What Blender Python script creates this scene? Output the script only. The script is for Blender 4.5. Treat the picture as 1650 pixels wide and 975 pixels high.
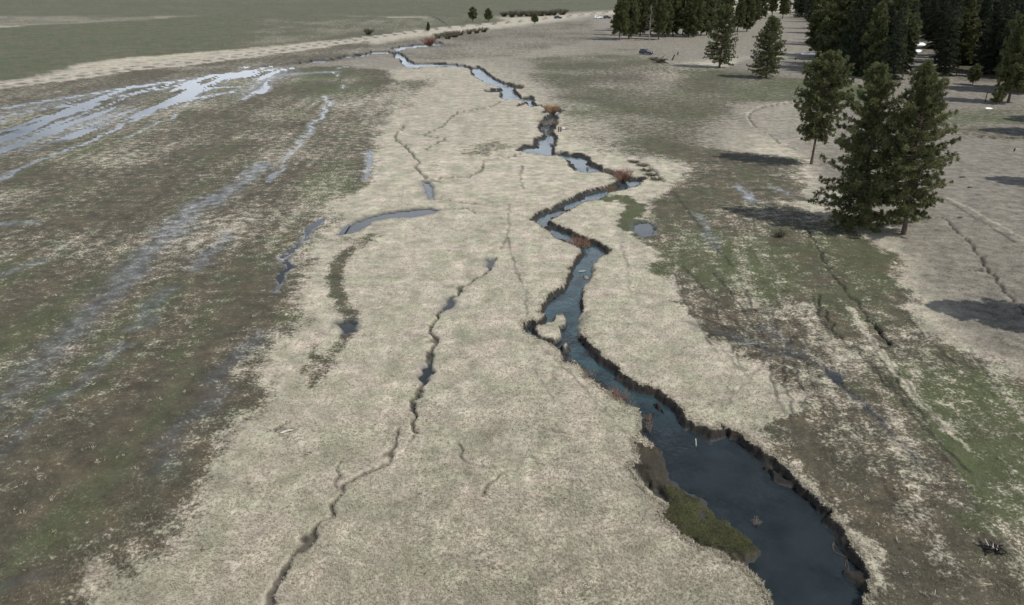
import bpy, math, random
import numpy as np
from mathutils import Vector

for o in list(bpy.data.objects):
    bpy.data.objects.remove(o)
C = bpy.context.scene.collection
S = bpy.context.scene
R = math.radians

# ------------------------------------------------------------------ camera, sky, sun, exposure
CAM_H = 26.0
FOC = 1223.0
PITCH = math.atan((487.5 + 50.0) / FOC)
cam_d = bpy.data.cameras.new("camera")
cam_d.sensor_fit = 'HORIZONTAL'
cam_d.angle_x = 2 * math.atan(825.0 / FOC)
cam_d.clip_start = 0.5
cam_d.clip_end = 20000
cam = bpy.data.objects.new("camera", cam_d)
cam.location = (0, 0, CAM_H)
cam.rotation_euler = (math.pi / 2 - PITCH, 0, 0)
C.objects.link(cam)
S.camera = cam

SUN_EL, SUN_AZ = R(52), R(116)          # azimuth clockwise from +Y (the way the camera looks)
w = bpy.data.worlds.new("World")
S.world = w
w.use_nodes = True
nt = w.node_tree
bg = nt.nodes["Background"]
sky = nt.nodes.new("ShaderNodeTexSky")
sky.sky_type = 'NISHITA'
sky.sun_disc = False
sky.sun_elevation = SUN_EL
sky.sun_rotation = SUN_AZ
sky.air_density = 1.0
sky.dust_density = 1.6
sky.altitude = 1200
tcw = nt.nodes.new("ShaderNodeTexCoord")
mpw = nt.nodes.new("ShaderNodeMapping")
mpw.inputs['Scale'].default_value = (1.0, 1.0, 2.6)
nt.links.new(tcw.outputs['Generated'], mpw.inputs[0])
cln = nt.nodes.new("ShaderNodeTexNoise")
cln.inputs['Scale'].default_value = 2.3
cln.inputs['Detail'].default_value = 6
cln.inputs['Roughness'].default_value = 0.62
nt.links.new(mpw.outputs[0], cln.inputs['Vector'])
clr = nt.nodes.new("ShaderNodeMapRange")
clr.interpolation_type = 'SMOOTHSTEP'
clr.inputs[1].default_value = 0.33
clr.inputs[2].default_value = 0.55
nt.links.new(cln.outputs[0], clr.inputs[0])
sxw = nt.nodes.new("ShaderNodeSeparateXYZ")
nt.links.new(tcw.outputs['Generated'], sxw.inputs[0])
elw = nt.nodes.new("ShaderNodeMapRange")
elw.interpolation_type = 'SMOOTHSTEP'
for i_, v_ in enumerate((0.62, 0.20, 0.10, 1.0)):
    elw.inputs[i_ + 1].default_value = v_
nt.links.new(sxw.outputs[2], elw.inputs[0])
mlw = nt.nodes.new("ShaderNodeMath")
mlw.operation = 'MULTIPLY'
nt.links.new(clr.outputs[0], mlw.inputs[0])
nt.links.new(elw.outputs[0], mlw.inputs[1])
mxw = nt.nodes.new("ShaderNodeMix")
mxw.data_type = 'RGBA'
nt.links.new(mlw.outputs[0], mxw.inputs[0])
nt.links.new(sky.outputs[0], mxw.inputs[6])
mxw.inputs[7].default_value = (18.0, 19.4, 21.5, 1)      # unseen low cloud, added to brighten the far water's reflections
nt.links.new(mxw.outputs[2], bg.inputs[0])
bg.inputs[1].default_value = 0.075
sl = bpy.data.lights.new("sun", 'SUN')
sl.energy = 4.0
sl.angle = R(0.5)
sl.color = (1.0, 0.965, 0.915)
so = bpy.data.objects.new("sun", sl)
sdir = Vector((math.sin(SUN_AZ) * math.cos(SUN_EL), math.cos(SUN_AZ) * math.cos(SUN_EL), math.sin(SUN_EL)))
so.rotation_euler = (-sdir).to_track_quat('-Z', 'Y').to_euler()
so.location = (60, -40, 90)
C.objects.link(so)
S.view_settings.view_transform = 'Standard'
S.view_settings.look = 'None'
S.view_settings.exposure = 0.21
S.view_settings.gamma = 1.0

# ------------------------------------------------------------------ helpers
cp, sp_ = math.cos(PITCH), math.sin(PITCH)


def ray(px, py):
    x, y = (px - 825.0) / FOC, (487.5 - py) / FOC
    return np.array([x, cp + y * sp_, -sp_ + y * cp])


def G(px, py, z=0.0):
    """surveyed point of the photograph -> point on the level meadow"""
    d = ray(px, py)
    t = (z - CAM_H) / d[2]
    return np.array([d[0] * t, d[1] * t])


def GL(pts, z=0.0):
    return np.array([G(p[0], p[1], z) for p in pts])


def mpp(px, py):
    """metres per photo pixel at a ground point"""
    g = G(px, py)
    return (g[1] * cp + CAM_H * sp_) / FOC


def upright(base, top):
    """height and lean of an upright thing from its foot and its tip"""
    g = G(*base)
    d = ray(*top)
    t = g[1] / d[1]
    return CAM_H + d[2] * t, d[0] * t - g[0]


def hsh(ix, iy, s):
    with np.errstate(over='ignore'):
        h = ix.astype(np.uint32) * np.uint32(374761393) + iy.astype(np.uint32) * np.uint32(668265263) + np.uint32((s * 974711 + 12345) & 0xffffffff)
        h = (h ^ (h >> np.uint32(13))) * np.uint32(1274126177)
        h = (h ^ (h >> np.uint32(15))) * np.uint32(2246822519)
        h = h ^ (h >> np.uint32(16))
    return h.astype(np.float64) / 4294967295.0


def vn(x, y, s=0):
    ix, iy = np.floor(x), np.floor(y)
    fx, fy = x - ix, y - iy
    ix, iy = ix.astype(np.int64), iy.astype(np.int64)
    ux, uy = fx * fx * (3 - 2 * fx), fy * fy * (3 - 2 * fy)
    a, b = hsh(ix, iy, s), hsh(ix + 1, iy, s)
    c, d = hsh(ix, iy + 1, s), hsh(ix + 1, iy + 1, s)
    return (a * (1 - ux) + b * ux) * (1 - uy) + (c * (1 - ux) + d * ux) * uy


def fbm(x, y, s=0, o=4):
    r, a, t = 0, 0.5, 0
    for k in range(o):
        c_, s_ = math.cos(0.6 * k + .3), math.sin(0.6 * k + .3)
        r = r + a * vn((x * c_ - y * s_) * 2 ** k, (x * s_ + y * c_) * 2 ** k, s + k * 17)
        t += a
        a *= 0.5
    return r / t


def sst(a, b, x):
    t = np.clip((x - a) / (b - a), 0, 1)
    return t * t * (3 - 2 * t)


def dline(X, Y, pts, wid=None, maxd=30.0):
    """distance to a polyline minus its half width (width may vary from vertex to vertex)"""
    out = np.full(X.shape, float(maxd))
    wid = np.zeros(len(pts)) if wid is None else np.broadcast_to(np.asarray(wid, float), (len(pts),))
    for i in range(len(pts) - 1):
        a, b = pts[i], pts[i + 1]
        m = maxd + max(wid[i], wid[i + 1])
        k = np.nonzero((X > min(a[0], b[0]) - m) & (X < max(a[0], b[0]) + m) & (Y > min(a[1], b[1]) - m) & (Y < max(a[1], b[1]) + m))[0]
        if not len(k):
            continue
        dx, dy = b - a
        L = dx * dx + dy * dy + 1e-9
        t = np.clip(((X[k] - a[0]) * dx + (Y[k] - a[1]) * dy) / L, 0, 1)
        d = np.hypot(X[k] - a[0] - t * dx, Y[k] - a[1] - t * dy) - (wid[i] * (1 - t) + wid[i + 1] * t)
        out[k] = np.minimum(out[k], d)
    return out


def dpoly(X, Y, pts, maxd=30.0):
    """signed distance to a closed outline, negative inside"""
    P = np.vstack([pts, pts[:1]])
    d = dline(X, Y, P, None, maxd)
    ins = np.zeros(X.shape, bool)
    for i in range(len(P) - 1):
        (x0, y0), (x1, y1) = P[i], P[i + 1]
        if y0 == y1:
            continue
        c = ((y0 > Y) != (y1 > Y))
        k = np.nonzero(c)[0]
        xx = (x1 - x0) * (Y[k] - y0) / (y1 - y0) + x0
        ins[k] ^= X[k] < xx
    return np.where(ins, -d, d)


def mesh_np(name, V, F, attrs=None, mat=None, smooth=False):
    """V (n,3), F (m,k) fixed-size faces"""
    V = np.asarray(V, np.float32)
    F = np.asarray(F, np.int32)
    me = bpy.data.meshes.new(name)
    me.vertices.add(len(V))
    me.vertices.foreach_set('co', V.ravel())
    k = F.shape[1]
    me.loops.add(F.size)
    me.loops.foreach_set('vertex_index', F.ravel())
    me.polygons.add(len(F))
    me.polygons.foreach_set('loop_start', np.arange(0, F.size, k, dtype=np.int32))
    me.polygons.foreach_set('loop_total', np.full(len(F), k, np.int32))
    if smooth:
        me.polygons.foreach_set('use_smooth', np.ones(len(F), bool))
    me.update(calc_edges=True)
    for an, av in (attrs or {}).items():
        av = np.asarray(av, np.float32)
        if av.ndim == 1:
            a = me.attributes.new(an, 'FLOAT', 'POINT')
            a.data.foreach_set('value', av)
        else:
            a = me.attributes.new(an, 'FLOAT_COLOR', 'POINT')
            a.data.foreach_set('color', av.ravel())
    if mat:
        me.materials.append(mat)
    return me


def obj(name, me, parent=None, loc=(0, 0, 0)):
    o = bpy.data.objects.new(name, me)
    C.objects.link(o)
    if parent is not None:
        o.parent = parent
    o.location = loc
    return o


def tag(o, label=None, cat=None, group=None, kind=None):
    if label:
        o['label'] = label
    if cat:
        o['category'] = cat
    if group:
        o['group'] = group
    if kind:
        o['kind'] = kind
    return o


def empty(name, loc, label, cat, group=None, rz=0.0, sc=1.0):
    o = bpy.data.objects.new(name, None)
    o.empty_display_size = 0.5
    C.objects.link(o)
    o.location = loc
    o.rotation_euler = (0, 0, rz)
    o.scale = (sc, sc, sc)
    return tag(o, label, cat, group)


def dup(root, loc, rz, sc, label=None, group=None):
    r = root.copy()
    C.objects.link(r)
    r.location = loc
    r.rotation_euler = (0, 0, rz)
    r.scale = sc if isinstance(sc, tuple) else (sc, sc, sc)
    if label:
        r['label'] = label
    if group:
        r['group'] = group
    for ch in list(root.children):
        c = ch.copy()
        C.objects.link(c)
        c.parent = r
        for g in list(ch.children):
            d = g.copy()
            C.objects.link(d)
            d.parent = c
    return r


# ------------------------------------------------------------------ materials
def new_mat(name):
    m = bpy.data.materials.new(name)
    m.use_nodes = True
    t = m.node_tree
    return m, t, t.nodes["Principled BSDF"]


def N(t, ty, **kw):
    n = t.nodes.new(ty)
    for k, v in kw.items():
        setattr(n, k, v)
    return n


def mixc(t, fac, a, b, blend='MIX'):
    n = N(t, 'ShaderNodeMix', data_type='RGBA', blend_type=blend)
    for idx, v in ((0, fac), (6, a), (7, b)):
        if hasattr(v, 'is_output'):
            t.links.new(v, n.inputs[idx])
        else:
            n.inputs[idx].default_value = v if idx == 0 else (*v, 1)[:4]
    return n.outputs[2]


def mth(t, op, a, b=0.0, c=None, clamp=False):
    n = N(t, 'ShaderNodeMath', operation=op, use_clamp=clamp)
    for i, v in enumerate((a, b) if c is None else (a, b, c)):
        if hasattr(v, 'is_output'):
            t.links.new(v, n.inputs[i])
        else:
            n.inputs[i].default_value = v
    return n.outputs[0]


def noise(t, vec, scale, det=4, rough=0.6, out=0):
    n = N(t, 'ShaderNodeTexNoise')
    n.inputs['Scale'].default_value = scale
    n.inputs['Detail'].default_value = det
    n.inputs['Roughness'].default_value = rough
    t.links.new(vec, n.inputs['Vector'])
    return n.outputs[out]


def mrange(t, v, a, b, c=0.0, d=1.0, smooth=True):
    n = N(t, 'ShaderNodeMapRange')
    n.interpolation_type = 'SMOOTHSTEP' if smooth else 'LINEAR'
    t.links.new(v, n.inputs[0])
    for i, x in enumerate((a, b, c, d)):
        if hasattr(x, 'is_output'):
            t.links.new(x, n.inputs[i + 1])
        else:
            n.inputs[i + 1].default_value = x
    return n.outputs[0]


def ground_material():
    m, t, p = new_mat("meadow_ground")
    L = t.links.new
    geo = N(t, 'ShaderNodeNewGeometry')
    pos = geo.outputs['Position']
    A = N(t, 'ShaderNodeAttribute', attribute_name='coverA')
    B = N(t, 'ShaderNodeAttribute', attribute_name='coverB')
    sa = N(t, 'ShaderNodeSeparateColor')
    sb = N(t, 'ShaderNodeSeparateColor')
    L(A.outputs['Color'], sa.inputs[0])
    L(B.outputs['Color'], sb.inputs[0])
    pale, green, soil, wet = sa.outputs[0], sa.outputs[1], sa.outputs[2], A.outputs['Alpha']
    road, snow, field, moss = sb.outputs[0], sb.outputs[1], sb.outputs[2], B.outputs['Alpha']
    nL = noise(t, pos, 0.16, 3, 0.55)
    nM = noise(t, pos, 0.9, 5, 0.66)
    nF = noise(t, pos, 4.5, 5, 0.72)
    nX = noise(t, pos, 16.0, 3, 0.7)
    nG = noise(t, pos, 0.35, 4, 0.6)
    # cover of dry straw: more of it where 'pale' is high, broken up by tuft-sized noise
    brk = mth(t, 'ADD', mth(t, 'MULTIPLY', nM, 0.42), mth(t, 'MULTIPLY', nF, 0.58))
    thr = mth(t, 'ADD', pale, mth(t, 'MULTIPLY', mth(t, 'SUBTRACT', brk, 0.5), 2.6))
    pf = mrange(t, thr, 0.28, 0.70)
    straw = mixc(t, mrange(t, nG, 0.38, 0.62), (0.405, 0.350, 0.278), (0.308, 0.298, 0.212))
    straw = mixc(t, mrange(t, nL, 0.4, 0.7, 0, 0.6), straw, (0.362, 0.333, 0.258))
    grey = N(t, 'ShaderNodeAttribute', attribute_name='grey').outputs['Fac']
    straw = mixc(t, grey, straw, mixc(t, nM, (0.130, 0.116, 0.092), (0.205, 0.186, 0.150)))
    brown = mixc(t, mrange(t, nG, 0.35, 0.65), (0.086, 0.072, 0.046), (0.058, 0.052, 0.036))
    grn = mixc(t, mrange(t, nM, 0.35, 0.65), (0.074, 0.088, 0.036), (0.056, 0.062, 0.032))
    gthr = mth(t, 'ADD', green, mth(t, 'MULTIPLY', mth(t, 'SUBTRACT', mth(t, 'ADD', mth(t, 'MULTIPLY', nG, .5), mth(t, 'MULTIPLY', nM, .5)), 0.5), 1.7))
    dark = mixc(t, mrange(t, gthr, 0.2, 0.85), brown, grn)
    col = mixc(t, pf, dark, straw)
    fieldc = mixc(t, mrange(t, nL, 0.35, 0.65), (0.056, 0.074, 0.032), (0.090, 0.080, 0.050))
    col = mixc(t, field, col, fieldc)
    mossc = mixc(t, mrange(t, mth(t, 'ADD', mth(t, 'MULTIPLY', nM, .35), mth(t, 'MULTIPLY', nF, .65)), 0.42, 0.60), (0.058, 0.064, 0.026), (0.036, 0.032, 0.020))
    col = mixc(t, moss, col, mossc)
    soil_shadec = mixc(t, nF, (0.009, 0.008, 0.007), (0.022, 0.018, 0.014))  # wet dark soil, blackened further to stand in for bank overhang shade
    col = mixc(t, soil, col, soil_shadec)
    roadc = mixc(t, nM, (0.33, 0.295, 0.250), (0.42, 0.38, 0.325))
    col = mixc(t, road, col, roadc)
    # light/dark straws and gaps between them
    fine = mth(t, 'ADD', mth(t, 'MULTIPLY', nF, 0.45), mth(t, 'MULTIPLY', nX, 0.55))
    fm = mrange(t, fine, 0.30, 0.68, 0.60, 1.34, False)
    gr = N(t, 'ShaderNodeCombineColor')
    for i in range(3):
        L(fm, gr.inputs[i])
    col = mixc(t, mrange(t, road, 0, 1, 1.0, 0.35), col, gr.outputs[0], 'MULTIPLY')
    nS = noise(t, pos, 0.22, 5, 0.62)
    nH = noise(t, pos, 0.45, 9, 0.80)
    bl = mth(t, 'MULTIPLY', mth(t, 'MULTIPLY', mrange(t, nH, 0.34, 0.66, 0.72, 1.24, False), mrange(t, nS, 0.32, 0.68, 0.86, 1.10, False)), mrange(t, nM, 0.3, 0.7, 0.84, 1.14, False))
    g2 = N(t, 'ShaderNodeCombineColor')
    for i in range(3):
        L(bl, g2.inputs[i])
    col = mixc(t, mrange(t, road, 0, 1, 1.0, 0.3), col, g2.outputs[0], 'MULTIPLY')
    wetc = mixc(t, mth(t, 'MULTIPLY', wet, 0.55), col, (0.03, 0.034, 0.036))
    snowf = mrange(t, mth(t, 'ADD', snow, mth(t, 'MULTIPLY', mth(t, 'SUBTRACT', nM, 0.5), 0.8)), 0.4, 0.6)
    col = mixc(t, snowf, wetc, (0.86, 0.88, 0.9))
    L(col, p.inputs['Base Color'])
    L(mrange(t, wet, 0, 1, 0.95, 0.45), p.inputs['Roughness'])
    p.inputs['Specular IOR Level'].default_value = 0.25
    film = N(t, 'ShaderNodeAttribute', attribute_name='film').outputs['Fac']
    fl = mth(t, 'MULTIPLY', film, mrange(t, mth(t, 'ADD', mth(t, 'MULTIPLY', nM, .6), mth(t, 'MULTIPLY', nF, .4)), 0.38, 0.60))
    L(fl, p.inputs['Coat Weight'])
    p.inputs['Coat Roughness'].default_value = 0.16
    p.inputs['Coat IOR'].default_value = 1.36
    bm = N(t, 'ShaderNodeBump')
    bm.inputs['Strength'].default_value = 0.75
    bm.inputs['Distance'].default_value = 0.10
    h = mth(t, 'ADD', mth(t, 'MULTIPLY', nF, 0.7), mth(t, 'MULTIPLY', nX, 0.4))
    L(h, bm.inputs['Height'])
    L(bm.outputs[0], p.inputs['Normal'])
    return m


def water_material(name, tint, body, body_amt, rip, rough=0.03, stretch=(1, 1, 1), deep=(0.03, 0.04, 0.045)):
    m, t, p = new_mat(name)
    L = t.links.new
    t.nodes.remove(p)
    out = t.nodes["Material Output"]
    geo = N(t, 'ShaderNodeNewGeometry')
    mp = N(t, 'ShaderNodeMapping')
    mp.inputs['Scale'].default_value = stretch
    L(geo.outputs['Position'], mp.inputs[0])
    v = mp.outputs[0]
    n1 = noise(t, v, 3.2, 3, 0.6)
    n2 = noise(t, v, 11.0, 2, 0.6)
    calm = noise(t, geo.outputs['Position'], 0.22, 2, 0.5)
    bmp = N(t, 'ShaderNodeBump')
    L(mth(t, 'MULTIPLY', mrange(t, calm, 0.35, 0.65, 0.35, 1.0), rip), bmp.inputs['Strength'])
    bmp.inputs['Distance'].default_value = 0.06
    L(mth(t, 'ADD', mth(t, 'MULTIPLY', n1, 0.7), mth(t, 'MULTIPLY', n2, 0.3)), bmp.inputs['Height'])
    tr = N(t, 'ShaderNodeBsdfTransparent')
    tr.inputs[0].default_value = (*tint, 1)
    df = N(t, 'ShaderNodeBsdfDiffuse')
    spx = N(t, 'ShaderNodeSeparateXYZ')
    L(geo.outputs['Position'], spx.inputs[0])
    shal = mixc(t, mrange(t, spx.outputs[1], 36.0, 50.0), deep, body)      # the pool is deep, the run above it shallow
    bedn = noise(t, geo.outputs['Position'], 0.55, 4, 0.6)
    L(mixc(t, mrange(t, mth(t, 'ADD', mth(t, 'MULTIPLY', calm, .3), mth(t, 'MULTIPLY', bedn, .7)), 0.38, 0.66), shal, tuple(c * .55 for c in deep)), df.inputs[0])
    mx = N(t, 'ShaderNodeMixShader')
    mx.inputs[0].default_value = body_amt
    L(tr.outputs[0], mx.inputs[1])
    L(df.outputs[0], mx.inputs[2])
    gl = N(t, 'ShaderNodeBsdfGlossy')
    gl.inputs['Roughness'].default_value = rough
    L(bmp.outputs[0], gl.inputs['Normal'])
    fr = N(t, 'ShaderNodeFresnel')
    fr.inputs[0].default_value = 1.333
    L(bmp.outputs[0], fr.inputs['Normal'])
    m2 = N(t, 'ShaderNodeMixShader')
    L(fr.outputs[0], m2.inputs[0])
    L(mx.outputs[0], m2.inputs[1])
    L(gl.outputs[0], m2.inputs[2])
    L(m2.outputs[0], out.inputs[0])
    return m


def attr_mat(name, ca, cb, rough=0.9, attr='tint', trans=0.0):
    """two real colours of the thing, mixed by a random value stored per clump"""
    m, t, p = new_mat(name)
    a = N(t, 'ShaderNodeAttribute', attribute_name=attr)
    col = mixc(t, a.outputs['Fac'], ca, cb)
    t.links.new(col, p.inputs['Base Color'])
    p.inputs['Roughness'].default_value = rough
    p.inputs['Specular IOR Level'].default_value = 0.2
    if trans:
        out = t.nodes["Material Output"]
        tl = N(t, 'ShaderNodeBsdfTranslucent')
        t.links.new(col, tl.inputs[0])
        mx = N(t, 'ShaderNodeMixShader')
        mx.inputs[0].default_value = trans
        t.links.new(p.outputs[0], mx.inputs[1])
        t.links.new(tl.outputs[0], mx.inputs[2])
        t.links.new(mx.outputs[0], out.inputs[0])
    return m


def vary_mat(name, ca, cb, scale=6.0, rough=0.85, metal=0.0, bump=0.4, stretch=(1, 1, 1)):
    m, t, p = new_mat(name)
    tc = N(t, 'ShaderNodeTexCoord')
    mp = N(t, 'ShaderNodeMapping')
    mp.inputs['Scale'].default_value = stretch
    t.links.new(tc.outputs['Object'], mp.inputs[0])
    n = noise(t, mp.outputs[0], scale, 5, 0.65)
    t.links.new(mixc(t, mrange(t, n, 0.3, 0.7), ca, cb), p.inputs['Base Color'])
    p.inputs['Roughness'].default_value = rough
    p.inputs['Metallic'].default_value = metal
    if bump:
        b = N(t, 'ShaderNodeBump')
        b.inputs['Strength'].default_value = bump
        b.inputs['Distance'].default_value = 0.03
        t.links.new(n, b.inputs['Height'])
        t.links.new(b.outputs[0], p.inputs['Normal'])
    return m


M = {}
M['ground'] = ground_material()
M['stream'] = water_material("stream_water", (0.55, 0.62, 0.60), (0.044, 0.090, 0.102), 0.6, 0.9, 0.04, (1, 0.55, 1), (0.031, 0.041, 0.045))
M['flood'] = water_material("flood_water", (0.55, 0.6, 0.6), (0.05, 0.055, 0.055), 0.3, 0.12, 0.03)
M['needle'] = attr_mat("pine_needles", (0.050, 0.062, 0.024), (0.160, 0.165, 0.070), 0.75, trans=0.15)
M['needle_fir'] = attr_mat("fir_needles", (0.026, 0.036, 0.021), (0.060, 0.072, 0.040), 0.8, trans=0.1)
M['dead'] = attr_mat("dead_twigs", (0.15, 0.13, 0.105), (0.26, 0.235, 0.20))
M['bark'] = vary_mat("pine_bark", (0.055, 0.040, 0.030), (0.12, 0.085, 0.060), 5.0, 0.95, bump=0.8, stretch=(1, 1, 0.25))
M['bark_dead'] = vary_mat("weathered_bark", (0.16, 0.14, 0.12), (0.28, 0.25, 0.22), 5.0, 0.95, stretch=(1, 1, 0.25))
M['willow'] = attr_mat("red_willow_stems", (0.12, 0.062, 0.044), (0.26, 0.155, 0.11))
M['willow_grey'] = attr_mat("grey_willow_stems", (0.10, 0.085, 0.07), (0.22, 0.185, 0.15))
M['willow_gold'] = attr_mat("golden_willow_stems", (0.20, 0.12, 0.055), (0.33, 0.22, 0.12))
M['scrub'] = attr_mat("scrub_twigs", (0.055, 0.05, 0.035), (0.11, 0.10, 0.07))
M['grass'] = attr_mat("dry_grass_tufts", (0.10, 0.088, 0.054), (0.405, 0.368, 0.282), 0.9, trans=0.2)
M['wood'] = vary_mat("weathered_wood", (0.10, 0.08, 0.06), (0.24, 0.20, 0.16), 8.0, 0.9, stretch=(1, 1, 0.2))
M['wood_pale'] = vary_mat("bleached_wood", (0.34, 0.31, 0.26), (0.5, 0.46, 0.4), 8.0, 0.9)
M['wood_dark'] = vary_mat("charred_wood", (0.02, 0.017, 0.014), (0.06, 0.05, 0.04), 8.0, 0.9)
M['rock'] = vary_mat("pale_rock", (0.38, 0.36, 0.33), (0.6, 0.58, 0.55), 4.0, 0.9)

# ------------------------------------------------------------------ survey of the meadow (photo pixels -> level ground)
CH = [
 # main channel, left lip downstream then right lip back up
 [(867,202),(868,210),(877,217),(863,222),(859,232),(845,233),(831,242),(838,244),(853,247),(865,248),(885,251),(898,250),(912,258),(917,267),(925,275),(942,278),(967,277),(980,280),(998,288),(983,298),(965,302),(947,305),(937,310),(920,317),(912,321),(892,332),(870,340),(852,353),(865,360),(882,372),(897,385),(910,390),(923,394),(937,403),(930,413),(923,420),(917,432),(915,447),(902,462),(893,468),(878,480),(875,493),(865,503),(877,508),(868,518),(858,514),(848,523),(841,518),(842,530),(848,539),(863,545),(887,552),(898,561),(907,573),(915,585),(930,588),(939,595),(945,607),(963,617),(978,630),(987,638),(1008,653),(1025,660),(1035,672),(1035,703),(1047,715),(1046,722),(1036,719),(1021,708),(1025,727),(1032,738),(1026,746),(1016,745),(1027,762),(1030,783),(1043,790),(1055,803),(1073,817),(1072,840),(1090,852),(1100,863),(1120,883),(1163,890),(1175,903),(1192,907),(1205,917),(1217,927),(1227,933),(1235,950),(1245,975),(1262,1030),
  (1408,1030),(1398,975),(1393,952),(1393,940),(1402,933),(1397,920),(1390,900),(1373,875),(1360,850),(1342,838),(1342,822),(1330,817),(1313,800),(1298,788),(1280,765),(1268,750),(1260,743),(1237,730),(1213,715),(1195,700),(1177,692),(1160,682),(1160,693),(1147,695),(1122,685),(1108,675),(1105,663),(1087,648),(1060,628),(1042,623),(1020,612),(1002,602),(997,592),(978,578),(962,563),(947,552),(937,537),(945,513),(939,500),(940,487),(942,473),(944,462),(953,450),(960,435),(960,423),(977,410),(985,403),(977,397),(962,387),(950,385),(930,377),(915,370),(900,363),(887,357),(892,352),(913,342),(930,332),(947,323),(967,322),(980,314),(987,310),(1012,305),(1032,297),(1035,292),(1043,287),(1028,284),(1015,284),(1002,277),(987,275),(972,270),(970,267),(953,261),(950,253),(937,247),(920,246),(903,243),(893,244),(895,235),(898,227),(898,218),(890,212),(897,202),(900,192),(892,189),(877,190)],
 [(873,183),(884,179),(890,180),(880,186),(876,189),(892,191),(900,191),(897,185),(911,177),(900,175),(887,173),(879,171),(867,169),(880,175)],
 [(756,109),(760,120),(767,125),(780,133),(793,137),(804,140),(807,143),(791,143),(779,145),(783,148),(799,148),(807,149),(804,157),(815,161),(827,159),(836,160),(847,164),(832,169),(833,172),(847,167),(857,172),(868,170),(859,164),(863,161),(857,153),(852,155),(841,155),(832,147),(831,137),(820,133),(809,131),(799,126),(788,118),(780,111),(771,106)],
 [(636,83),(645,85),(654,90),(658,96),(668,100),(700,101),(719,101),(740,103),(757,106),(762,111),(740,108),(719,107),(695,107),(680,106),(674,110),(656,109),(644,101),(646,95),(633,92)],
 [(628,77),(650,73),(678,71),(700,67),(716,68),(712,73),(690,74),(655,78),(640,82)],
 [(472,101),(500,97),(524,96),(545,92),(560,88),(583,87),(600,82),(620,81),(634,84),(634,87),(620,85),(600,86),(583,91),(560,92),(545,95),(524,99),(500,100),(474,103)],
]
ISL = [[(862,530),(867,520),(875,523),(890,515),(895,507),(905,505),(911,511),(917,522),(904,527),(903,537),(902,545),(890,549),(870,543)],
       [(906,556),(911,552),(918,556),(919,561),(910,562)], [(919,581),(926,577),(934,582),(933,587),(922,586)],
       [(884,228),(893,231),(896,236),(889,233)], [(940,268),(950,268),(949,271)]]
MUD = [(1022,710),(1047,722),(1060,737),(1075,757),(1093,774),(1117,787),(1138,794),(1153,812),(1167,828),(1192,850),(1207,863),(1217,883),(1219,903),(1212,920),(1180,905),(1120,890),(1070,845),(1050,800),(1025,780),(1010,745)]
MOSS = [(1045,788),(1090,785),(1125,796),(1143,803),(1160,825),(1190,852),(1206,866),(1214,885),(1214,903),(1180,903),(1140,893),(1105,875),(1080,845)]
CREEK = [(800,415),(790,428),(785,440),(760,452),(745,462),(732,475),(728,488),(715,500),(700,515),(693,522),(695,535),(697,550),(692,575),(688,590),(690,598),(682,612),(675,620),(670,640),(665,660),(668,680),(672,695)]
CREEKW = [2,4,4,3,4,4,6,4,4,5,5,5,4,7,8,7,5,4,4,5,3]
CREEK2 = [(640,693),(632,710),(626,730),(616,745),(600,757),(575,770),(553,785),(543,805),(527,830),(505,860),(480,890),(462,915),(452,932),(440,952),(425,985)]
CREEK2W = [3,3,4,4,4,4,5,6,7,9,10,11,13,14,14]
CRK = [
 ([(650,201),(647,209),(635,217),(636,224),(649,234),(661,243),(665,252),(676,260),(669,270),(674,278),(686,285),(682,294)],1.3,.3),
 ([(807,163),(790,172),(768,175),(757,178),(739,181),(725,190),(714,203),(696,211),(681,218),(718,224),(698,233),(684,241)],1.1,.3),
 ([(837,248),(825,252),(813,254),(795,256),(778,259)],1.3,.4),
 ([(778,264),(772,276),(755,285),(743,285),(714,286),(696,290)],1.1,.3),
 ([(729,291),(712,292),(686,293)],1.0,.25),
 ([(700,321),(720,321),(739,325),(757,327),(776,328)],1.4,.35),
 ([(705,337),(735,336),(752,336),(764,342)],1.4,.3),
 ([(735,715),(740,728),(745,738),(760,748),(775,752)],2.2,.2),
 ([(806,762),(800,770),(790,778),(783,786),(778,797)],3.0,.2),
 ([(550,745),(548,768),(545,790)],2.0,.15),
 ([(893,692),(903,700)],1.6,.2),
 ([(660,715),(668,700)],1.5,.2),
 ([(1300,370),(1340,440),(1365,470),(1385,490),(1405,520)],2.4,.2),
 ([(1400,514),(1420,540),(1436,556)],4.5,.4),
 ([(1316,474),(1330,500),(1340,530),(1356,547)],2.6,.25),
 ([(1520,350),(1560,390),(1577,412),(1590,432),(1620,470),(1650,502),(1690,540)],2.6,.3),
 ([(1560,437),(1580,434),(1592,436)],1.8,.2),
 ([(1550,215),(1590,222),(1650,222),(1700,226)],2.2,.4),
 ([(470,101),(440,107),(400,107),(390,110)],1.0,.3),
 ([(1035,262),(1050,270),(1058,280),(1068,292)],2.6,.25),
 ([(540,378),(562,371),(583,366)],1.4,.15),
 ([(556,383),(580,386),(604,390)],1.8,.12),
 ([(850,935),(880,928),(905,922)],1.6,.15),
 ([(450,690),(462,696),(475,693)],5.0,.06),
 ([(1080,735),(1085,738)],1.5,.1),
]
POOLS = [[(545,378),(563,362),(590,350),(620,343),(650,338),(690,334),(706,338),(698,343),(665,350),(630,350),(600,356),(585,367),(563,375)],
         [(682,293),(690,292),(696,300),(698,318),(691,321),(686,308)],
         [(1020,362),(1030,357),(1048,358),(1055,368),(1050,378),(1035,382),(1023,373)],
         [(545,519),(565,516),(574,522),(570,533),(556,537)],
         [(720,483),(729,480),(732,489),(724,497),(716,497)], [(683,590),(691,586),(695,598),(688,610),(678,612)], [(786,418),(797,416),(793,428),(785,430)]]
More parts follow.
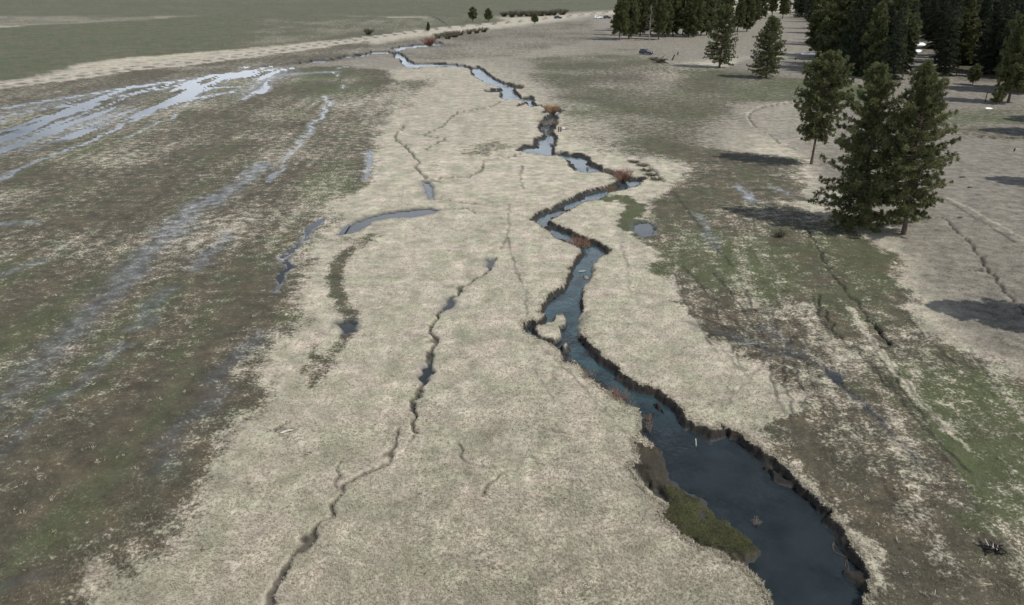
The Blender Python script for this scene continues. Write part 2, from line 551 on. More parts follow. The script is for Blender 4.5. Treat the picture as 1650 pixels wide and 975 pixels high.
STREAKS = [   # standing water: polyline, half thickness in photo pixels, strength
 ([(-60,182),(0,175),(40,168),(90,160),(140,152),(200,143),(250,135),(295,129)],5,1.0),
 ([(-60,200),(0,188),(50,180),(110,170),(150,165),(170,158),(230,148),(290,137),(330,124),(362,120)],4.2,1.0),
 ([(-60,225),(0,212),(60,200),(100,187),(140,174),(158,166)],6,1.0),
 ([(-60,262),(0,243),(30,232),(60,222),(72,212),(110,200),(150,187)],3.6,1.0),
 ([(75,216),(130,205),(170,190),(215,177)],4.5,.9),
 ([(-60,318),(0,288),(30,272),(90,248),(150,225),(190,205),(230,185),(275,167)],3.2,1.0),
 ([(265,170),(300,160),(335,155),(375,147)],4.5,.95),
 ([(205,224),(240,205),(275,190),(292,183)],1.6,.8),
 ([(318,128),(350,121),(400,114),(455,113),(470,110)],3.0,1.0),
 ([(388,108),(410,109),(440,111)],2.5,.9),
 ([(390,160),(405,152),(420,145),(438,128)],3.0,.8),
 ([(420,150),(434,138)],6,.85),
 ([(300,166),(322,150),(345,142),(385,140)],2.0,.7),
 ([(524,155),(530,163),(538,166),(527,172),(518,180),(508,196),(496,212),(480,232),(462,254),(440,285)],2.0,.85),
 ([(440,275),(433,290)],3.0,.8),
 ([(594,243),(591,262),(588,280),(580,292)],3.0,.8),
 ([(548,110),(562,106),(585,105)],1.2,.8), ([(535,115),(542,122)],1.4,.8), ([(548,142),(554,137)],1.6,.9),
 ([(515,352),(497,365),(480,395),(465,425),(450,455),(444,468)],6,.78),
 ([(365,375),(345,395),(320,420),(305,435)],9,.6),
 ([(275,470),(240,505),(215,530)],8,.55),
 ([(190,560),(150,600),(100,640),(60,680),(10,735)],11,.58),
 ([(340,320),(310,340),(250,400),(200,450),(150,500),(100,555),(60,610),(0,660)],20,.50),
 ([(420,265),(380,300),(350,330)],11,.52),
 ([(50,360),(0,362)],8,.5), ([(60,425),(0,450)],9,.5),
 ([(420,540),(390,570),(360,600),(320,660),(290,700),(250,760)],16,.40),
 ([(285,695),(262,715)],14,.5),
 ([(1185,300),(1200,308),(1222,326)],5,.74), ([(1250,302),(1275,315),(1300,322)],6,.56), ([(1120,345),(1140,375),(1155,400)],5,.52),
 ([(1320,320),(1345,330)],12,.55),
 ([(1190,548),(1212,552),(1230,562),(1245,570),(1262,573),(1285,570),(1302,580),(1322,590),(1340,602),(1350,618),(1362,632),(1378,642),(1395,662)],3.2,.85),
 ([(1232,562),(1236,580)],1.6,.8),([(1250,548),(1262,556),(1262,570)],2.0,.75),([(1280,572),(1279,556)],1.4,.7),([(1225,520),(1232,545),(1230,560)],1.6,.6),([(1160,530),(1190,548)],2.5,.55),([(1336,600),(1352,604),(1345,614)],2,.8),([(1372,640),(1350,632)],2,.75),
 ([(1238,530),(1252,545),(1255,560)],4,.55), ([(1395,660),(1440,700),(1470,740)],6,.42),
 ([(0,640),(-40,660)],12,.6), ([(70,925),(20,945)],16,.5), ([(460,120),(540,116)],8,.45),
]
PATHS = [   # bare trodden lines: points, half px, paleness
 ([(1310,158),(1270,164),(1230,170),(1208,178),(1202,188),(1212,203),(1235,215),(1255,230),(1285,240)],1.5,.95),
 ([(822,318),(818,350),(815,380),(800,412)],1.3,.9), ([(836,318),(828,350),(820,385)],1.3,.9),
 ([(841,292),(838,310),(843,322)],1.0,.9),
 ([(1370,498),(1400,545),(1440,600),(1500,665),(1560,725)],6,.66),
 ([(905,620),(960,655),(1000,692)],1.5,.95),
 ([(1530,320),(1570,340),(1650,385)],1.6,.9),
]
DARKLINES = [
 ([(1100,430),(1140,470),(1180,515),(1232,560)],1.6,.45), ([(1150,440),(1190,490),(1225,540),(1240,566)],1.8,.5), ([(1235,575),(1210,610),(1170,655)],1.6,.4), ([(1262,575),(1268,630),(1278,690)],1.8,.5), ([(1300,582),(1312,625),(1330,670)],1.6,.45), ([(1120,510),(1170,528),(1215,552)],2.2,.5), ([(1085,440),(1110,500),(1160,560),(1215,620)],1.5,.4), ([(1300,500),(1290,535),(1262,565)],1.6,.4), ([(1330,520),(1342,560),(1340,600)],1.6,.4), ([(1240,566),(1200,575),(1165,566)],2,.45), ([(1420,600),(1460,650),(1520,740),(1580,830)],2.0,.4), ([(1345,690),(1400,740),(1460,830)],2.0,.35), ([(1560,560),(1620,640),(1680,720)],2,.35),
 ([(1310,161),(1270,167),(1230,173),(1212,181),(1207,189),(1217,205),(1239,217),(1258,232),(1288,243)],1.0,.55),
 ([(1236,575),(1240,600),(1250,640),(1262,665)],1.8,.5), ([(1280,580),(1290,620),(1300,650)],1.8,.5), ([(1140,470),(1180,560),(1200,600)],1.6,.4),
 ([(1195,460),(1215,500),(1232,545)],2,.5), ([(1245,500),(1252,540),(1262,570)],2,.5), ([(1110,520),(1150,540),(1190,548)],4,.45), ([(1190,548),(1230,562),(1262,573),(1300,580),(1340,602),(1370,636),(1400,665)],6,.75), ([(1262,573),(1275,555),(1278,540)],2.5,.6), ([(1340,602),(1300,612),(1270,600)],2,.4), ([(1310,480),(1325,520),(1345,545)],2.5,.5),
 ([(1220,640),(1280,628),(1340,640)],1.6,.4), ([(1400,665),(1440,700),(1480,745)],4,.4),
 ([(817,385),(827,420),(838,450),(849,475),(846,510),(849,536),(872,558),(902,588),(928,612),(962,648),(1000,688),(1030,704)],1.0,.42),
 ([(822,330),(819,372),(806,402)],0.8,.4), ([(843,268),(838,285),(845,305)],0.8,.5),
 ([(1085,310),(1130,370),(1180,430)],1.5,.4), ([(1390,540),(1450,625),(1500,690)],1.3,.55), ([(1403,548),(1465,625),(1520,690)],1.2,.5),
 ([(1520,320),(1560,345),(1650,400)],1.2,.5), ([(1110,500),(1155,570)],1.5,.5), ([(860,595),(880,625),(895,650)],1.0,.4),
 ([(1000,395),(1010,420),(1015,470)],1.2,.35), ([(1450,500),(1520,570),(1600,640)],1.8,.4), ([(1380,560),(1480,680),(1560,760)],2.5,.5),
 ([(690,24),(705,30),(722,41)],1.3,.9),
]

# ------------------------------------------------------------------ ground sheet: polar grid round the point under the camera, rings wider farther away
deps = np.concatenate([np.array([89.0, 75, 62, 55, 51]), np.arange(48.5, 1.3, -0.083), np.array([1.2, 1.0, .8, .6, .4, .25, .15])])
rr = CAM_H / np.tan(np.radians(deps))
ang = np.concatenate([np.arange(-180, -48, 4.0), np.arange(-46.5, 46.6, 0.082), np.arange(50, 180, 4.0)])
NR, NA = len(rr), len(ang)
AA, RR = np.meshgrid(np.radians(ang), rr)
X = (RR * np.sin(AA)).ravel()
Y = (RR * np.cos(AA)).ravel()
RD = RR.ravel()
print('ground verts', len(X))

wx = (fbm(X * 1.2, Y * 1.2, 11, 2) - .5)
wy = (fbm(X * 1.2, Y * 1.2, 23, 2) - .5)
cl_x = (fbm(X * .25, Y * .25, 31, 4) - .5)
cl_y = (fbm(X * .25, Y * .25, 47, 4) - .5)
XW, YW = X + wx * .55 + (vn(X * 4.5, Y * 4.5, 27) - .5) * .16, Y + wy * .55 + (vn(X * 4.5, Y * 4.5, 28) - .5) * .16                     # small raggedness (banks)
XB, YB = X + cl_x * 5 + wx * 1.2, Y + cl_y * 5 + wy * 1.2  # broad raggedness (grass patches)

pale = np.full(X.shape, 1.0)
green = np.full(X.shape, .30)
soil = np.zeros_like(X)
wet = np.zeros_like(X)
road = np.zeros_like(X)
snow = np.zeros_like(X)
field = np.zeros_like(X)
moss = np.zeros_like(X)
grey = np.full(X.shape, .10)
film = np.zeros_like(X)
mudc = np.zeros_like(X)


def patch(poly, soft, **kw):
    P = GL(poly)
    d = dpoly(XB, YB, P, 60)
    k = sst(soft, -soft, d)
    for n, v in kw.items():
        a = globals()[n]
        a[:] = a * (1 - k) + v * k


def band(pts, hw_px, soft, warp=True, **kw):
    P = GL(pts)
    hw = np.array([hw_px * mpp(*p) for p in pts])
    d = dline(XB if warp else XW, YB if warp else YW, P, hw, 25)
    k = sst(soft, -soft, d)
    for n, v in kw.items():
        a = globals()[n]
        a[:] = a * (1 - k) + v * k


# --- broad covers
patch([(-400,150),(0,150),(480,108),(560,105),(628,115),(645,150),(638,190),(602,230),(590,270),(565,300),(540,335),(520,370),(505,420),(495,470),(472,520),(442,590),(420,640),(385,700),(345,760),(310,830),(250,900),(190,960),(170,1060),(-900,1060)], 3.0, pale=.33, green=.34, grey=.2)
patch([(-400,300),(0,290),(300,225),(520,200),(590,240),(545,330),(500,400),(300,350),(0,420)], 4, pale=.32, green=.28)
patch([(-400,430),(0,430),(250,400),(420,430),(440,500),(400,600),(330,700),(270,800),(180,900),(130,1060),(-900,1060)], 2.5, pale=.22, green=.34)
patch([(-100,880),(60,700),(160,720),(230,820),(120,1000)], 2, pale=.14, green=.45)
patch([(470,112),(560,108),(620,125),(600,150),(560,165),(500,150)], 5, pale=.25, green=.65)
patch([(620,150),(640,130),(720,118),(700,150),(650,190)], 5, pale=.5, green=.5)
patch([(490,290),(560,250),(575,300),(500,345)], 2, pale=.34, green=.75)
band([(590,385),(552,412),(540,440),(545,475),(560,500),(570,522),(553,550),(528,578),(510,605),(503,622)], 13, .8, False, pale=.24, green=.32)
patch([(495,575),(540,550),(535,590),(515,620)], .8, pale=.35, green=.45)
band([(560,390),(600,385)], 14, 1.0, pale=.45, green=.6)
patch([(740,235),(810,225),(830,240),(790,252),(750,252)], 2, pale=.5, green=.35)
patch([(682,260),(710,255),(705,280),(688,280)], 1.5, pale=.55, green=.4)
# right bank
patch([(1200,95),(1320,90),(1700,60),(1900,120),(1900,700),(1650,620),(1500,480),(1430,360),(1330,300),(1290,240),(1180,200),(1100,130)], 3, grey=1.0, pale=.78)
patch([(300,118),(470,95),(650,62),(870,38),(960,24),(1300,20),(1300,85),(1000,110),(760,150),(600,120),(480,112)], 8, grey=.9)
patch([(640,90),(900,60),(1000,110),(1250,160),(1180,260),(1000,240),(850,150)], 8, grey=.8)
patch([(930,70),(1060,72),(1160,110),(1130,125),(1000,105),(900,100)], 6, pale=.62, green=.75)
patch([(600,115),(760,100),(860,140),(840,230),(640,240),(600,180)], 10, grey=.3)
patch([(1290,95),(1500,70),(1800,100),(1900,0),(1270,0)], 6, grey=1.0)
patch([(1046,330),(1100,295),(1230,310),(1310,345),(1400,375),(1440,440),(1500,520),(1600,590),(1750,690),(2300,900),(2300,1060),(1412,1060),(1400,920),(1345,800),(1275,735),(1235,700),(1300,675),(1325,640),(1262,595),(1185,562),(1125,520),(1088,470),(1055,440),(1046,390)], 1.6, pale=.26, green=.40)
patch([(1050,395),(1120,370),(1260,400),(1260,480),(1150,500),(1085,460)], 2, pale=.30, green=.72)
patch([(1230,350),(1380,365),(1450,440),(1440,480),(1350,440),(1280,400)], 2, pale=.20, green=.55)
patch([(1210,470),(1300,490),(1420,600),(1330,620),(1240,570),(1180,540)], 1.5, pale=.50, green=.25)
patch([(1085,455),(1180,480),(1270,540),(1330,590),(1420,690),(1380,700),(1290,650),(1200,575),(1120,525)], 1.2, pale=.36, green=.05)
patch([(1440,600),(1560,590),(1700,700),(1800,900),(1660,880),(1560,800),(1500,720)], 1.5, pale=.24, green=.85)
patch([(1510,700),(1600,710),(1640,790),(1560,790)], 1.2, pale=.10, green=1.4)
patch([(1290,690),(1400,640),(1470,720),(1560,860),(1640,1000),(1420,1000),(1395,890),(1345,790)], 1.2, pale=.26, green=.10)
patch([(1440,760),(1560,830),(1620,960),(1540,930),(1450,830)], 1.0, pale=.42, green=.1)
patch([(1000,318),(1020,318),(1040,335),(1030,350),(1060,385),(1040,392),(1010,365),(1000,340),(985,322)], .8, pale=.2, green=.75)
band([(1020,375),(1080,380)], 14, .8, pale=.3, green=.3)
# far right meadow
patch([(830,95),(960,85),(1120,108),(1320,128),(1320,166),(1215,166),(1180,200),(1150,240),(1190,285),(1060,262),(990,250),(930,222),(908,172),(860,140)], 8, pale=.34, green=.48)
patch([(1090,235),(1290,252),(1320,330),(1200,318),(1090,292)], 3, pale=.30, green=.35)
patch([(1180,135),(1320,132),(1420,140),(1420,170),(1310,160),(1190,160)], 4, pale=.33, green=.95)
patch([(900,165),(960,165),(1000,220),(930,210)], 3, pale=.50, green=.9)
patch([(1190,170),(1310,162),(1320,240),(1260,232),(1205,195)], 3, pale=.75, green=.2, grey=.7)
patch([(1000,105),(1090,120),(1060,150),(960,140)], 6, pale=.45, green=.1)
patch([(1500,180),(1700,170),(1700,205),(1500,200)], 4, pale=.4, green=.8)
patch([(1540,205),(1700,207),(1700,232),(1540,222)], 2, pale=.4, green=.3)
patch([(1340,95),(1500,75),(1800,100),(1900,20),(1300,20)], 10, pale=.42, green=.1)
patch([(1452,98),(1440,60),(1330,75),(1318,30),(1290,22),(1900,0),(1900,140),(1545,132),(1500,80)], 4, pale=.30, green=.1)
# far valley: rough, greyer ground between the stream and the road
patch([(300,118),(470,95),(650,62),(870,38),(960,30),(985,60),(830,92),(700,98),(600,95),(480,108)], 6, pale=.52, green=.15)
patch([(-300,190),(-100,158),(0,143),(130,126),(200,116),(275,108),(330,101),(400,93),(500,79),(600,65),(600,84),(470,104),(300,128),(150,152),(0,172),(-300,230)], 1.5, pale=.36, green=.15, grey=.5)
# cultivated field and lands beyond the road
patch([(-600,190),(0,132),(60,124),(90,116),(130,103),(210,93),(300,86),(420,76),(550,63),(690,47),(690,30),(400,22),(0,44),(-700,90)], 3, field=.92, pale=.3)
patch([(420,30),(690,30),(690,48),(550,62),(430,72),(380,76)], 10, field=.45, pale=.35, green=.3)
patch([(-300,50),(0,43),(150,37),(270,30),(230,25),(0,28),(-300,32)], 6, field=.35, pale=.5, grey=.5)
patch([(-900,33),(0,27),(400,27),(830,27),(1100,10),(1100,-18),(-900,-18)], 20, field=.85, pale=.35, grey=.6)
patch([(690,47),(820,34),(780,22),(690,24)], 5, field=.75, pale=.4)
# road
ROADL = [(-250,175),(-100,152),(0,138),(60,129),(130,121),(200,111),(275,103),(330,97),(400,88),(450,81),(500,74),(550,67),(600,60),(650,53),(700,47),(750,42),(800,38),(850,33),(900,28),(960,22),(1040,14)]
RP = GL(ROADL)
RW = np.array([2.7 * mpp(*p) for p in ROADL])
RW = np.clip(RW, 1.8, 2.7)
band([(60,124),(100,114),(150,106),(220,101),(300,92),(400,80),(470,72),(550,63)], 3.5, 2.0, pale=.52, field=0.0, green=0, grey=.7)
dr = dline(XW, YW, RP, RW, 25)
for a, v in ((field, 0), (pale, .36), (grey, .8)):
    kk = sst(2.5, .5, dr)
    a[:] = a * (1 - kk) + v * kk
road = sst(.5, -.5, dr) * .95
kk = sst(.25, 0, np.abs(dr + RW.mean() * .95) - .12)
# trodden paths and small dark lines
for pts, hw, v in PATHS:
    band(pts, hw, .25, False, pale=v, grey=0.0)
for pts, hw, v in DARKLINES:
    P = GL(pts)
    if 1080 < pts[0][0] < 1420 and 425 < pts[0][1] < 700:     # trampled wet runs in the mud
        hw, v = hw * .8, min(.60, v * 1.15)
    d = dline(XW, YW, P, np.array([hw * mpp(*p) + .1 * np.clip(np.hypot(*G(*p)) ** 2 / CAM_H * .00145, .04, .6) for p in pts]), 6)
    soil = np.maximum(soil, sst(.16, -.08, d) * min(1, v * 1.35) * (0.6 + .4 * sst(.35, .6, fbm(X * .8, Y * .8, 5, 2))))
# long faint furrows, running the way the old field drains run
g0, g1 = G(90, 640), G(370, 370)
u = (g1 - g0) / np.linalg.norm(g1 - g0)
al, ac = X * u[0] + Y * u[1], -X * u[1] + Y * u[0]
fur = fbm(ac * .75, al * .045, 71, 4) - .5
leftw = sst(.7, .3, pale) * (X < G(640, 300)[0])
pale = pale + fur * .27 * leftw
green = green + (fbm(ac * .35, al * .04, 74, 3) - .5) * .9 * leftw
g0, g1 = G(1340, 440), G(1500, 690)
u = (g1 - g0) / np.linalg.norm(g1 - g0)
al, ac = X * u[0] + Y * u[1], -X * u[1] + Y * u[0]
fur = fbm(ac * 1.1, al * .12, 72, 3) - .5
rightw = sst(.7, .35, pale) * (X > 6) * sst(110, 60, RD)
pale = pale + fur * .5 * rightw
pale = pale + (fbm(X * .09, Y * .09, 91, 4) - .5) * .5 * sst(.95, .6, pale) + (fbm(X * .05, Y * .05, 92, 3) - .5) * .12
green = green + (fbm(X * .12, Y * .12, 93, 3) - .5) * .5

for px, py, r_ in ((463, 699, 15), (493, 727, 7), (440, 660, 6), (478, 700, 9), (843, 672, 3), (958, 730, 3.5), (800, 772, 6), (775, 750, 5), (475, 765, 10), (1600, 884, 17), (380, 890, 9)):
    band([(px - r_ * .6, py), (px + r_ * .6, py + 1)], r_ * .45, .9, True, pale=.30, green=.2)
# --- relief
Z = (fbm(X * 1.3, Y * 1.3, 3, 4) - .5) * .07 + .03
Z = Z + sst(.5, .2, pale) * (fbm(X * 3.1, Y * 3.1, 8, 3) - .5) * .07
Z = Z + .25 * sst(.8, -.5, dr) - .12 * sst(1.2, 0, np.abs(dr - 2.2))
far = RD > 600
# channel
sd = np.full(X.shape, 30.0)
for poly in CH:
    sd = np.minimum(sd, dpoly(XW, YW, GL(poly), 30))
steep = .26 + .45 * sst(.4, .75, fbm(X * .35, Y * .35, 77, 2))
cell = np.clip(RD * RD / CAM_H * .00145, .04, .6)
steep = np.maximum(steep, 1.5 * cell)
k = sst(0, 1, -sd / steep)
WL = -0.42
bed = WL - .10 - .38 * sst(.3, 2.2, -sd) + (fbm(X * .9, Y * .9, 51, 3) - .5) * .18
lipnoise = (fbm(X * 2.6, Y * 2.6, 53, 3) - .5) * .34
zc = Z + (bed - Z) * k + lipnoise * np.clip(k * (1 - k) * 4, 0, 1)
gent = np.full(X.shape, 10.0)
for seg in ([(974,414),(961,424),(960,436),(953,450),(944,462)], [(946,508),(944,516),(938,530)], [(987,313),(1012,305)], [(1043,790),(1055,803),(1073,817)]):
    gent = np.minimum(gent, dline(X, Y, GL(seg), None, 4))
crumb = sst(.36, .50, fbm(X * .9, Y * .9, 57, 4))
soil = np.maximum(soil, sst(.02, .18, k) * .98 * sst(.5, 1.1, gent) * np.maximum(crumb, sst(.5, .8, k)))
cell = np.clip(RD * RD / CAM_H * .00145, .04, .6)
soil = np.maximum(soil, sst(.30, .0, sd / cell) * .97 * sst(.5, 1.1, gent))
# slumped turf blocks at the foot of the banks
slump = sst(.66, .78, fbm(X * .55, Y * .55, 61, 3)) * (sd < -.1) * (sd > -1.1)
zc = np.where(slump > 0, np.maximum(zc, WL - .1 + .30 * slump), zc)
isl_m = np.zeros_like(X)
for isl in ISL:
    d = dpoly(XW, YW, GL(isl, WL + .3), 10)
    top = WL + .42 + (fbm(X * 1.7, Y * 1.7, 64, 3) - .5) * .28
    ki = sst(.15, -.2, d)
    zc = zc + (top - zc) * ki * (d < .22)
    soil = soil * (1 - sst(-.05, -.30, d))
    isl_m = np.maximum(isl_m, sst(-.02, -.2, d))
dm = dpoly(XW + cl_x * 1.2 + wx * .6, YW + cl_y * 1.2 + wy * .6, GL(MUD, WL), 10)
km = sst(.2, -.5, dm) * (sd < .02)
mudz = WL + .03 + (fbm(X * 1.1, Y * 1.1, 66, 4) - .5) * .14 + .52 * sst(-2.4, 0, sd)
dmo = dpoly(XW + cl_x, YW + cl_y, GL(MOSS, WL + .1), 10)
kmo = sst(.3, -.6, dmo) * (sd < -.1) * sst(.30, .52, fbm(X * .8, Y * .8, 68, 4) + .18 * sst(34, 29, Y))
mudz = mudz + .14 * kmo
zc = np.where(sd < .02, zc + (np.minimum(np.maximum(mudz, zc), .02) - zc) * km, zc)
soil = np.maximum(soil * (1 - .45 * km), km * .55)
pale = pale * (1 - .9 * km)
green = green * (1 - km)
moss = np.maximum(moss, kmo * km)
soil = soil * (1 - kmo * km * .9)
shoal = (dm > 0) & (dm < 3.0) & (sd < -.3)
shz = WL - .05 - .09 * dm + (fbm(X * .8, Y * .8, 69, 4) - .5) * .12
zc = np.where(shoal, np.maximum(zc, np.minimum(shz, WL - .015)), zc)
soil = np.where(shoal, soil * (.45 + .18 * np.clip(dm, 0, 3)), soil)
pale = np.where(dm < 3.0, np.where(sd < -.2, pale * .15, pale), pale)
# small channels and cracks
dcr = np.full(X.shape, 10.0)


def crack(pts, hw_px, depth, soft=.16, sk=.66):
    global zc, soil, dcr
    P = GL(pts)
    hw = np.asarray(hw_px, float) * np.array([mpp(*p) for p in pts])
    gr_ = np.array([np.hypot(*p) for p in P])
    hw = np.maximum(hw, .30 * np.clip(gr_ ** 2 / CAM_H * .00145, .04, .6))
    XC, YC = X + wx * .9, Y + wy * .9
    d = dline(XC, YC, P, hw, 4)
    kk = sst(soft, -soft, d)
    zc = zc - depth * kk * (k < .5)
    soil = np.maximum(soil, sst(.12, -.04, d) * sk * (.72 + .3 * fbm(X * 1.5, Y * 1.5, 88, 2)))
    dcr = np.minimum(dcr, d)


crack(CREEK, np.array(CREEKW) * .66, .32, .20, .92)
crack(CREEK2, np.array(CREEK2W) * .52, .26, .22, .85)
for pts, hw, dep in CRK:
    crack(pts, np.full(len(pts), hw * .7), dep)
# standing water: the ground sinks to just below a level sheet
FL = -0.03
fw = np.zeros_like(X)
g0, g1 = G(0, 290), G(275, 167)
u = (g1 - g0) / np.linalg.norm(g1 - g0)
al0, ac0 = X * u[0] + Y * u[1], -X * u[1] + Y * u[0]
for pts, hw, v in STREAKS:
    P = GL(pts)
    h = np.array([hw * mpp(*p) for p in pts])
    # a streak's thickness is measured across the view, so far ones are long along it
    if v >= .7 and pts[0][0] < 420 and pts[-1][1] < 240:
        h = h * 1.05
    d = dline(X + cl_x * 2.5 + wx, Y + cl_y * 2.5 + wy, P, h, 30)
    soft = float(h.mean()) * .7 + .3
    if v < .7:
        soft *= 1.6
        film = np.maximum(film, sst(soft, -soft, d) * min(1., v * 1.6))
        wet = np.maximum(wet, sst(soft, -soft, d) * .75)
        fw = np.maximum(fw, sst(soft, -soft, d) * v * .45)
    else:
        film = np.maximum(film, sst(soft * 1.5, -soft, d))
        fw = np.maximum(fw, sst(soft, -soft, d) * v)
kf = sst(3, -6, dpoly(XB, YB, GL([(-300,235),(0,180),(140,150),(300,124),(440,108),(480,110),(430,150),(350,165),(230,195),(120,225),(0,260),(-300,340)]), 30))
fw = np.maximum(fw, kf * (.06 + .95 * sst(.51, .70, fbm(al0 * .035, ac0 * .42, 45, 5))))
film = np.maximum(film, kf * .55 * sst(.38, .62, fbm(al0 * .02, ac0 * .12, 44, 4)))
fine = fbm(X * .8, Y * .8, 101, 5) - .5
fw2 = fw + fine * 1.0 * sst(0, .25, fw) + fur * .5 * kf
zl = .07 - .19 * fw2
zc = np.where(fw > .02, np.minimum(zc, np.maximum(zl, -.16) + (1 - sst(.02, .2, fw)) * .2), zc)
wet = np.maximum(wet, sst(.1, .6, fw))
pd = np.full(X.shape, 20.0)
for poly in POOLS:
    pd = np.minimum(pd, dpoly(XW, YW, GL(poly), 20))
creekpool = (dcr < .3)
PZ = -.10
CZ = -.22
kp = sst(.35, -.45, pd)
zc = np.where(pd < .35, zc + (np.minimum(zc, -.32) - zc) * kp, zc)
soil = np.maximum(soil, sst(.25, -.1, pd) * .7)
wet = np.maximum(wet, sst(.8, 0, pd))
wet = np.maximum(wet, sst(-.15, -.5, sd) * (zc < WL + .12))
# snow under the trees
for (px, py, a, b) in ((1305, 87, 16, 1.6), (1318, 80, 8, 1.2), (1337, 96, 6, 1.2), (1483, 72, 12, 2.4), (1480, 82, 7, 2), (1592, 175, 8, 1.5), (965, 29, 5, .6)):
    q = GL([(px - a, py), (px - a * .3, py - b), (px + a * .6, py - b * .8), (px + a, py), (px + a * .4, py + b), (px - a * .5, py + b * .7)])
    snow = np.maximum(snow, sst(1.0, -1.0, dpoly(XW, YW, q, 10)))
snow[(RD > 480) & (snow > 0)] = 0
# the land lifts a little under the far forest, and into low hills well beyond it
Z = zc
Z = Z + 22 * sst(900, 4000, RD) * fbm(X * .0012, Y * .0012, 5, 3)

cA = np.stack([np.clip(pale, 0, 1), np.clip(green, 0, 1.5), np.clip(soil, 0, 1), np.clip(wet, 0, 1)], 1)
cB = np.stack([road, snow, np.clip(field, 0, 1), np.clip(moss, 0, 1)], 1)
idx = np.arange(NR * NA).reshape(NR, NA)
nx = np.roll(idx, -1, 1)
F = np.stack([idx[:-1].ravel(), nx[:-1].ravel(), nx[1:].ravel(), idx[1:].ravel()], 1)[:, ::-1]
V = np.stack([X, Y, Z], 1)
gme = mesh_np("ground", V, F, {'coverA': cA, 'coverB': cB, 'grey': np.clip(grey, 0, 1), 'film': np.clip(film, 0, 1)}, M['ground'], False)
tag(obj("ground", gme), kind='structure')
mid_i = np.argmin(np.abs(ang))


def gz(x, y):
    """height of the ground sheet at a point"""
    r = math.hypot(x, y)
    i = int(np.argmin(np.abs(rr - r)))
    j = int(np.argmin(np.abs(ang - math.degrees(math.atan2(x, y)))))
    return float(Z[idx[i, j]])


def at(px, py, dz=0.0):
    g = G(px, py)
    return (float(g[0]), float(g[1]), gz(*g) + dz)


# ------------------------------------------------------------------ water sheets, laid in cells wherever the ground dips near them
def water_sheet(name, z, cell, xs, ys, inside, mat):
    gx, gy = np.meshgrid(np.arange(xs[0], xs[1], cell), np.arange(ys[0], ys[1], cell))
    cx, cy = gx.ravel() + cell / 2, gy.ravel() + cell / 2
    keep = np.nonzero(inside(cx, cy))[0]
    ii = np.stack([np.round((gx.ravel()[keep] - xs[0]) / cell), np.round((gy.ravel()[keep] - ys[0]) / cell)], 1).astype(int)
    vid, V, F = {}, [], []
    for a, b in ii:
        f = []
        for da, db in ((0, 0), (1, 0), (1, 1), (0, 1)):
            kx = (a + da, b + db)
            if kx not in vid:
                vid[kx] = len(V)
                V.append((xs[0] + kx[0] * cell, ys[0] + kx[1] * cell, z))
            f.append(vid[kx])
        F.append(f)
    return tag(obj(name, mesh_np(name, V, F, None, mat)), kind='structure')


def in_channel(x, y):
    s = np.full(x.shape, 30.0)
    for poly in CH:
        s = np.minimum(s, dpoly(x, y, GL(poly), 30))
    return s < 1.3


water_sheet("stream_water", WL, 1.0, (-120, 60), (18, 420), in_channel, M['stream'])


def in_flood(x, y):
    s = np.full(x.shape, 30.0)
    for pts, hw, v in STREAKS:
        s = np.minimum(s, dline(x, y, GL(pts), np.array([hw * mpp(*p) for p in pts]), 30))
    s = np.minimum(s, dpoly(x, y, GL([(-300,235),(0,180),(140,150),(300,124),(440,108),(480,110),(430,150),(350,165),(230,195),(120,225),(0,260),(-300,340)]), 30))
    c = np.full(x.shape, 30.0)
    for poly in CH:
        c = np.minimum(c, dpoly(x, y, GL(poly), 30))
    return (s < 4.0) & (c > 2.5)


water_sheet("flood_water", FL, 2.0, (-180, 60), (22, 260), in_flood, M['flood'])


def in_pool(x, y):
    s = np.full(x.shape, 30.0)
    for poly in POOLS:
        s = np.minimum(s, dpoly(x, y, GL(poly), 30))
    return s < .55


water_sheet("pond_water", -.17, .5, (-30, 40), (28, 120), in_pool, M['flood'])

# ------------------------------------------------------------------ conifers
rng = np.random.default_rng(7)


def tube_mesh(paths, sides=7):
    """paths: list of (points (n,3), radii (n))"""
    V, F, o = [], [], 0
    a = np.linspace(0, 2 * math.pi, sides, endpoint=False)
    for P, r in paths:
        P = np.asarray(P, float)
        n = len(P)
        T = np.gradient(P, axis=0)
        T /= np.linalg.norm(T, axis=1, keepdims=True) + 1e-9
        ref = np.where(np.abs(T[:, 2:3]) > .9, np.array([[1., 0, 0]]), np.array([[0, 0, 1.]]))
        U = np.cross(T, ref)
        U /= np.linalg.norm(U, axis=1, keepdims=True) + 1e-9
        W = np.cross(T, U)
        ring = P[:, None, :] + np.asarray(r)[:, None, None] * (U[:, None, :] * np.cos(a)[None, :, None] + W[:, None, :] * np.sin(a)[None, :, None])
        V.append(ring.reshape(-1, 3))
        i = o + np.arange(n * sides).reshape(n, sides)
        j = np.roll(i, -1, 1)
        F.append(np.stack([i[:-1].ravel(), j[:-1].ravel(), j[1:].ravel(), i[1:].ravel()], 1))
        # close the tip and the foot with a fan of degenerate quads
        o += n * sides
    return np.vstack(V), np.vstack(F)


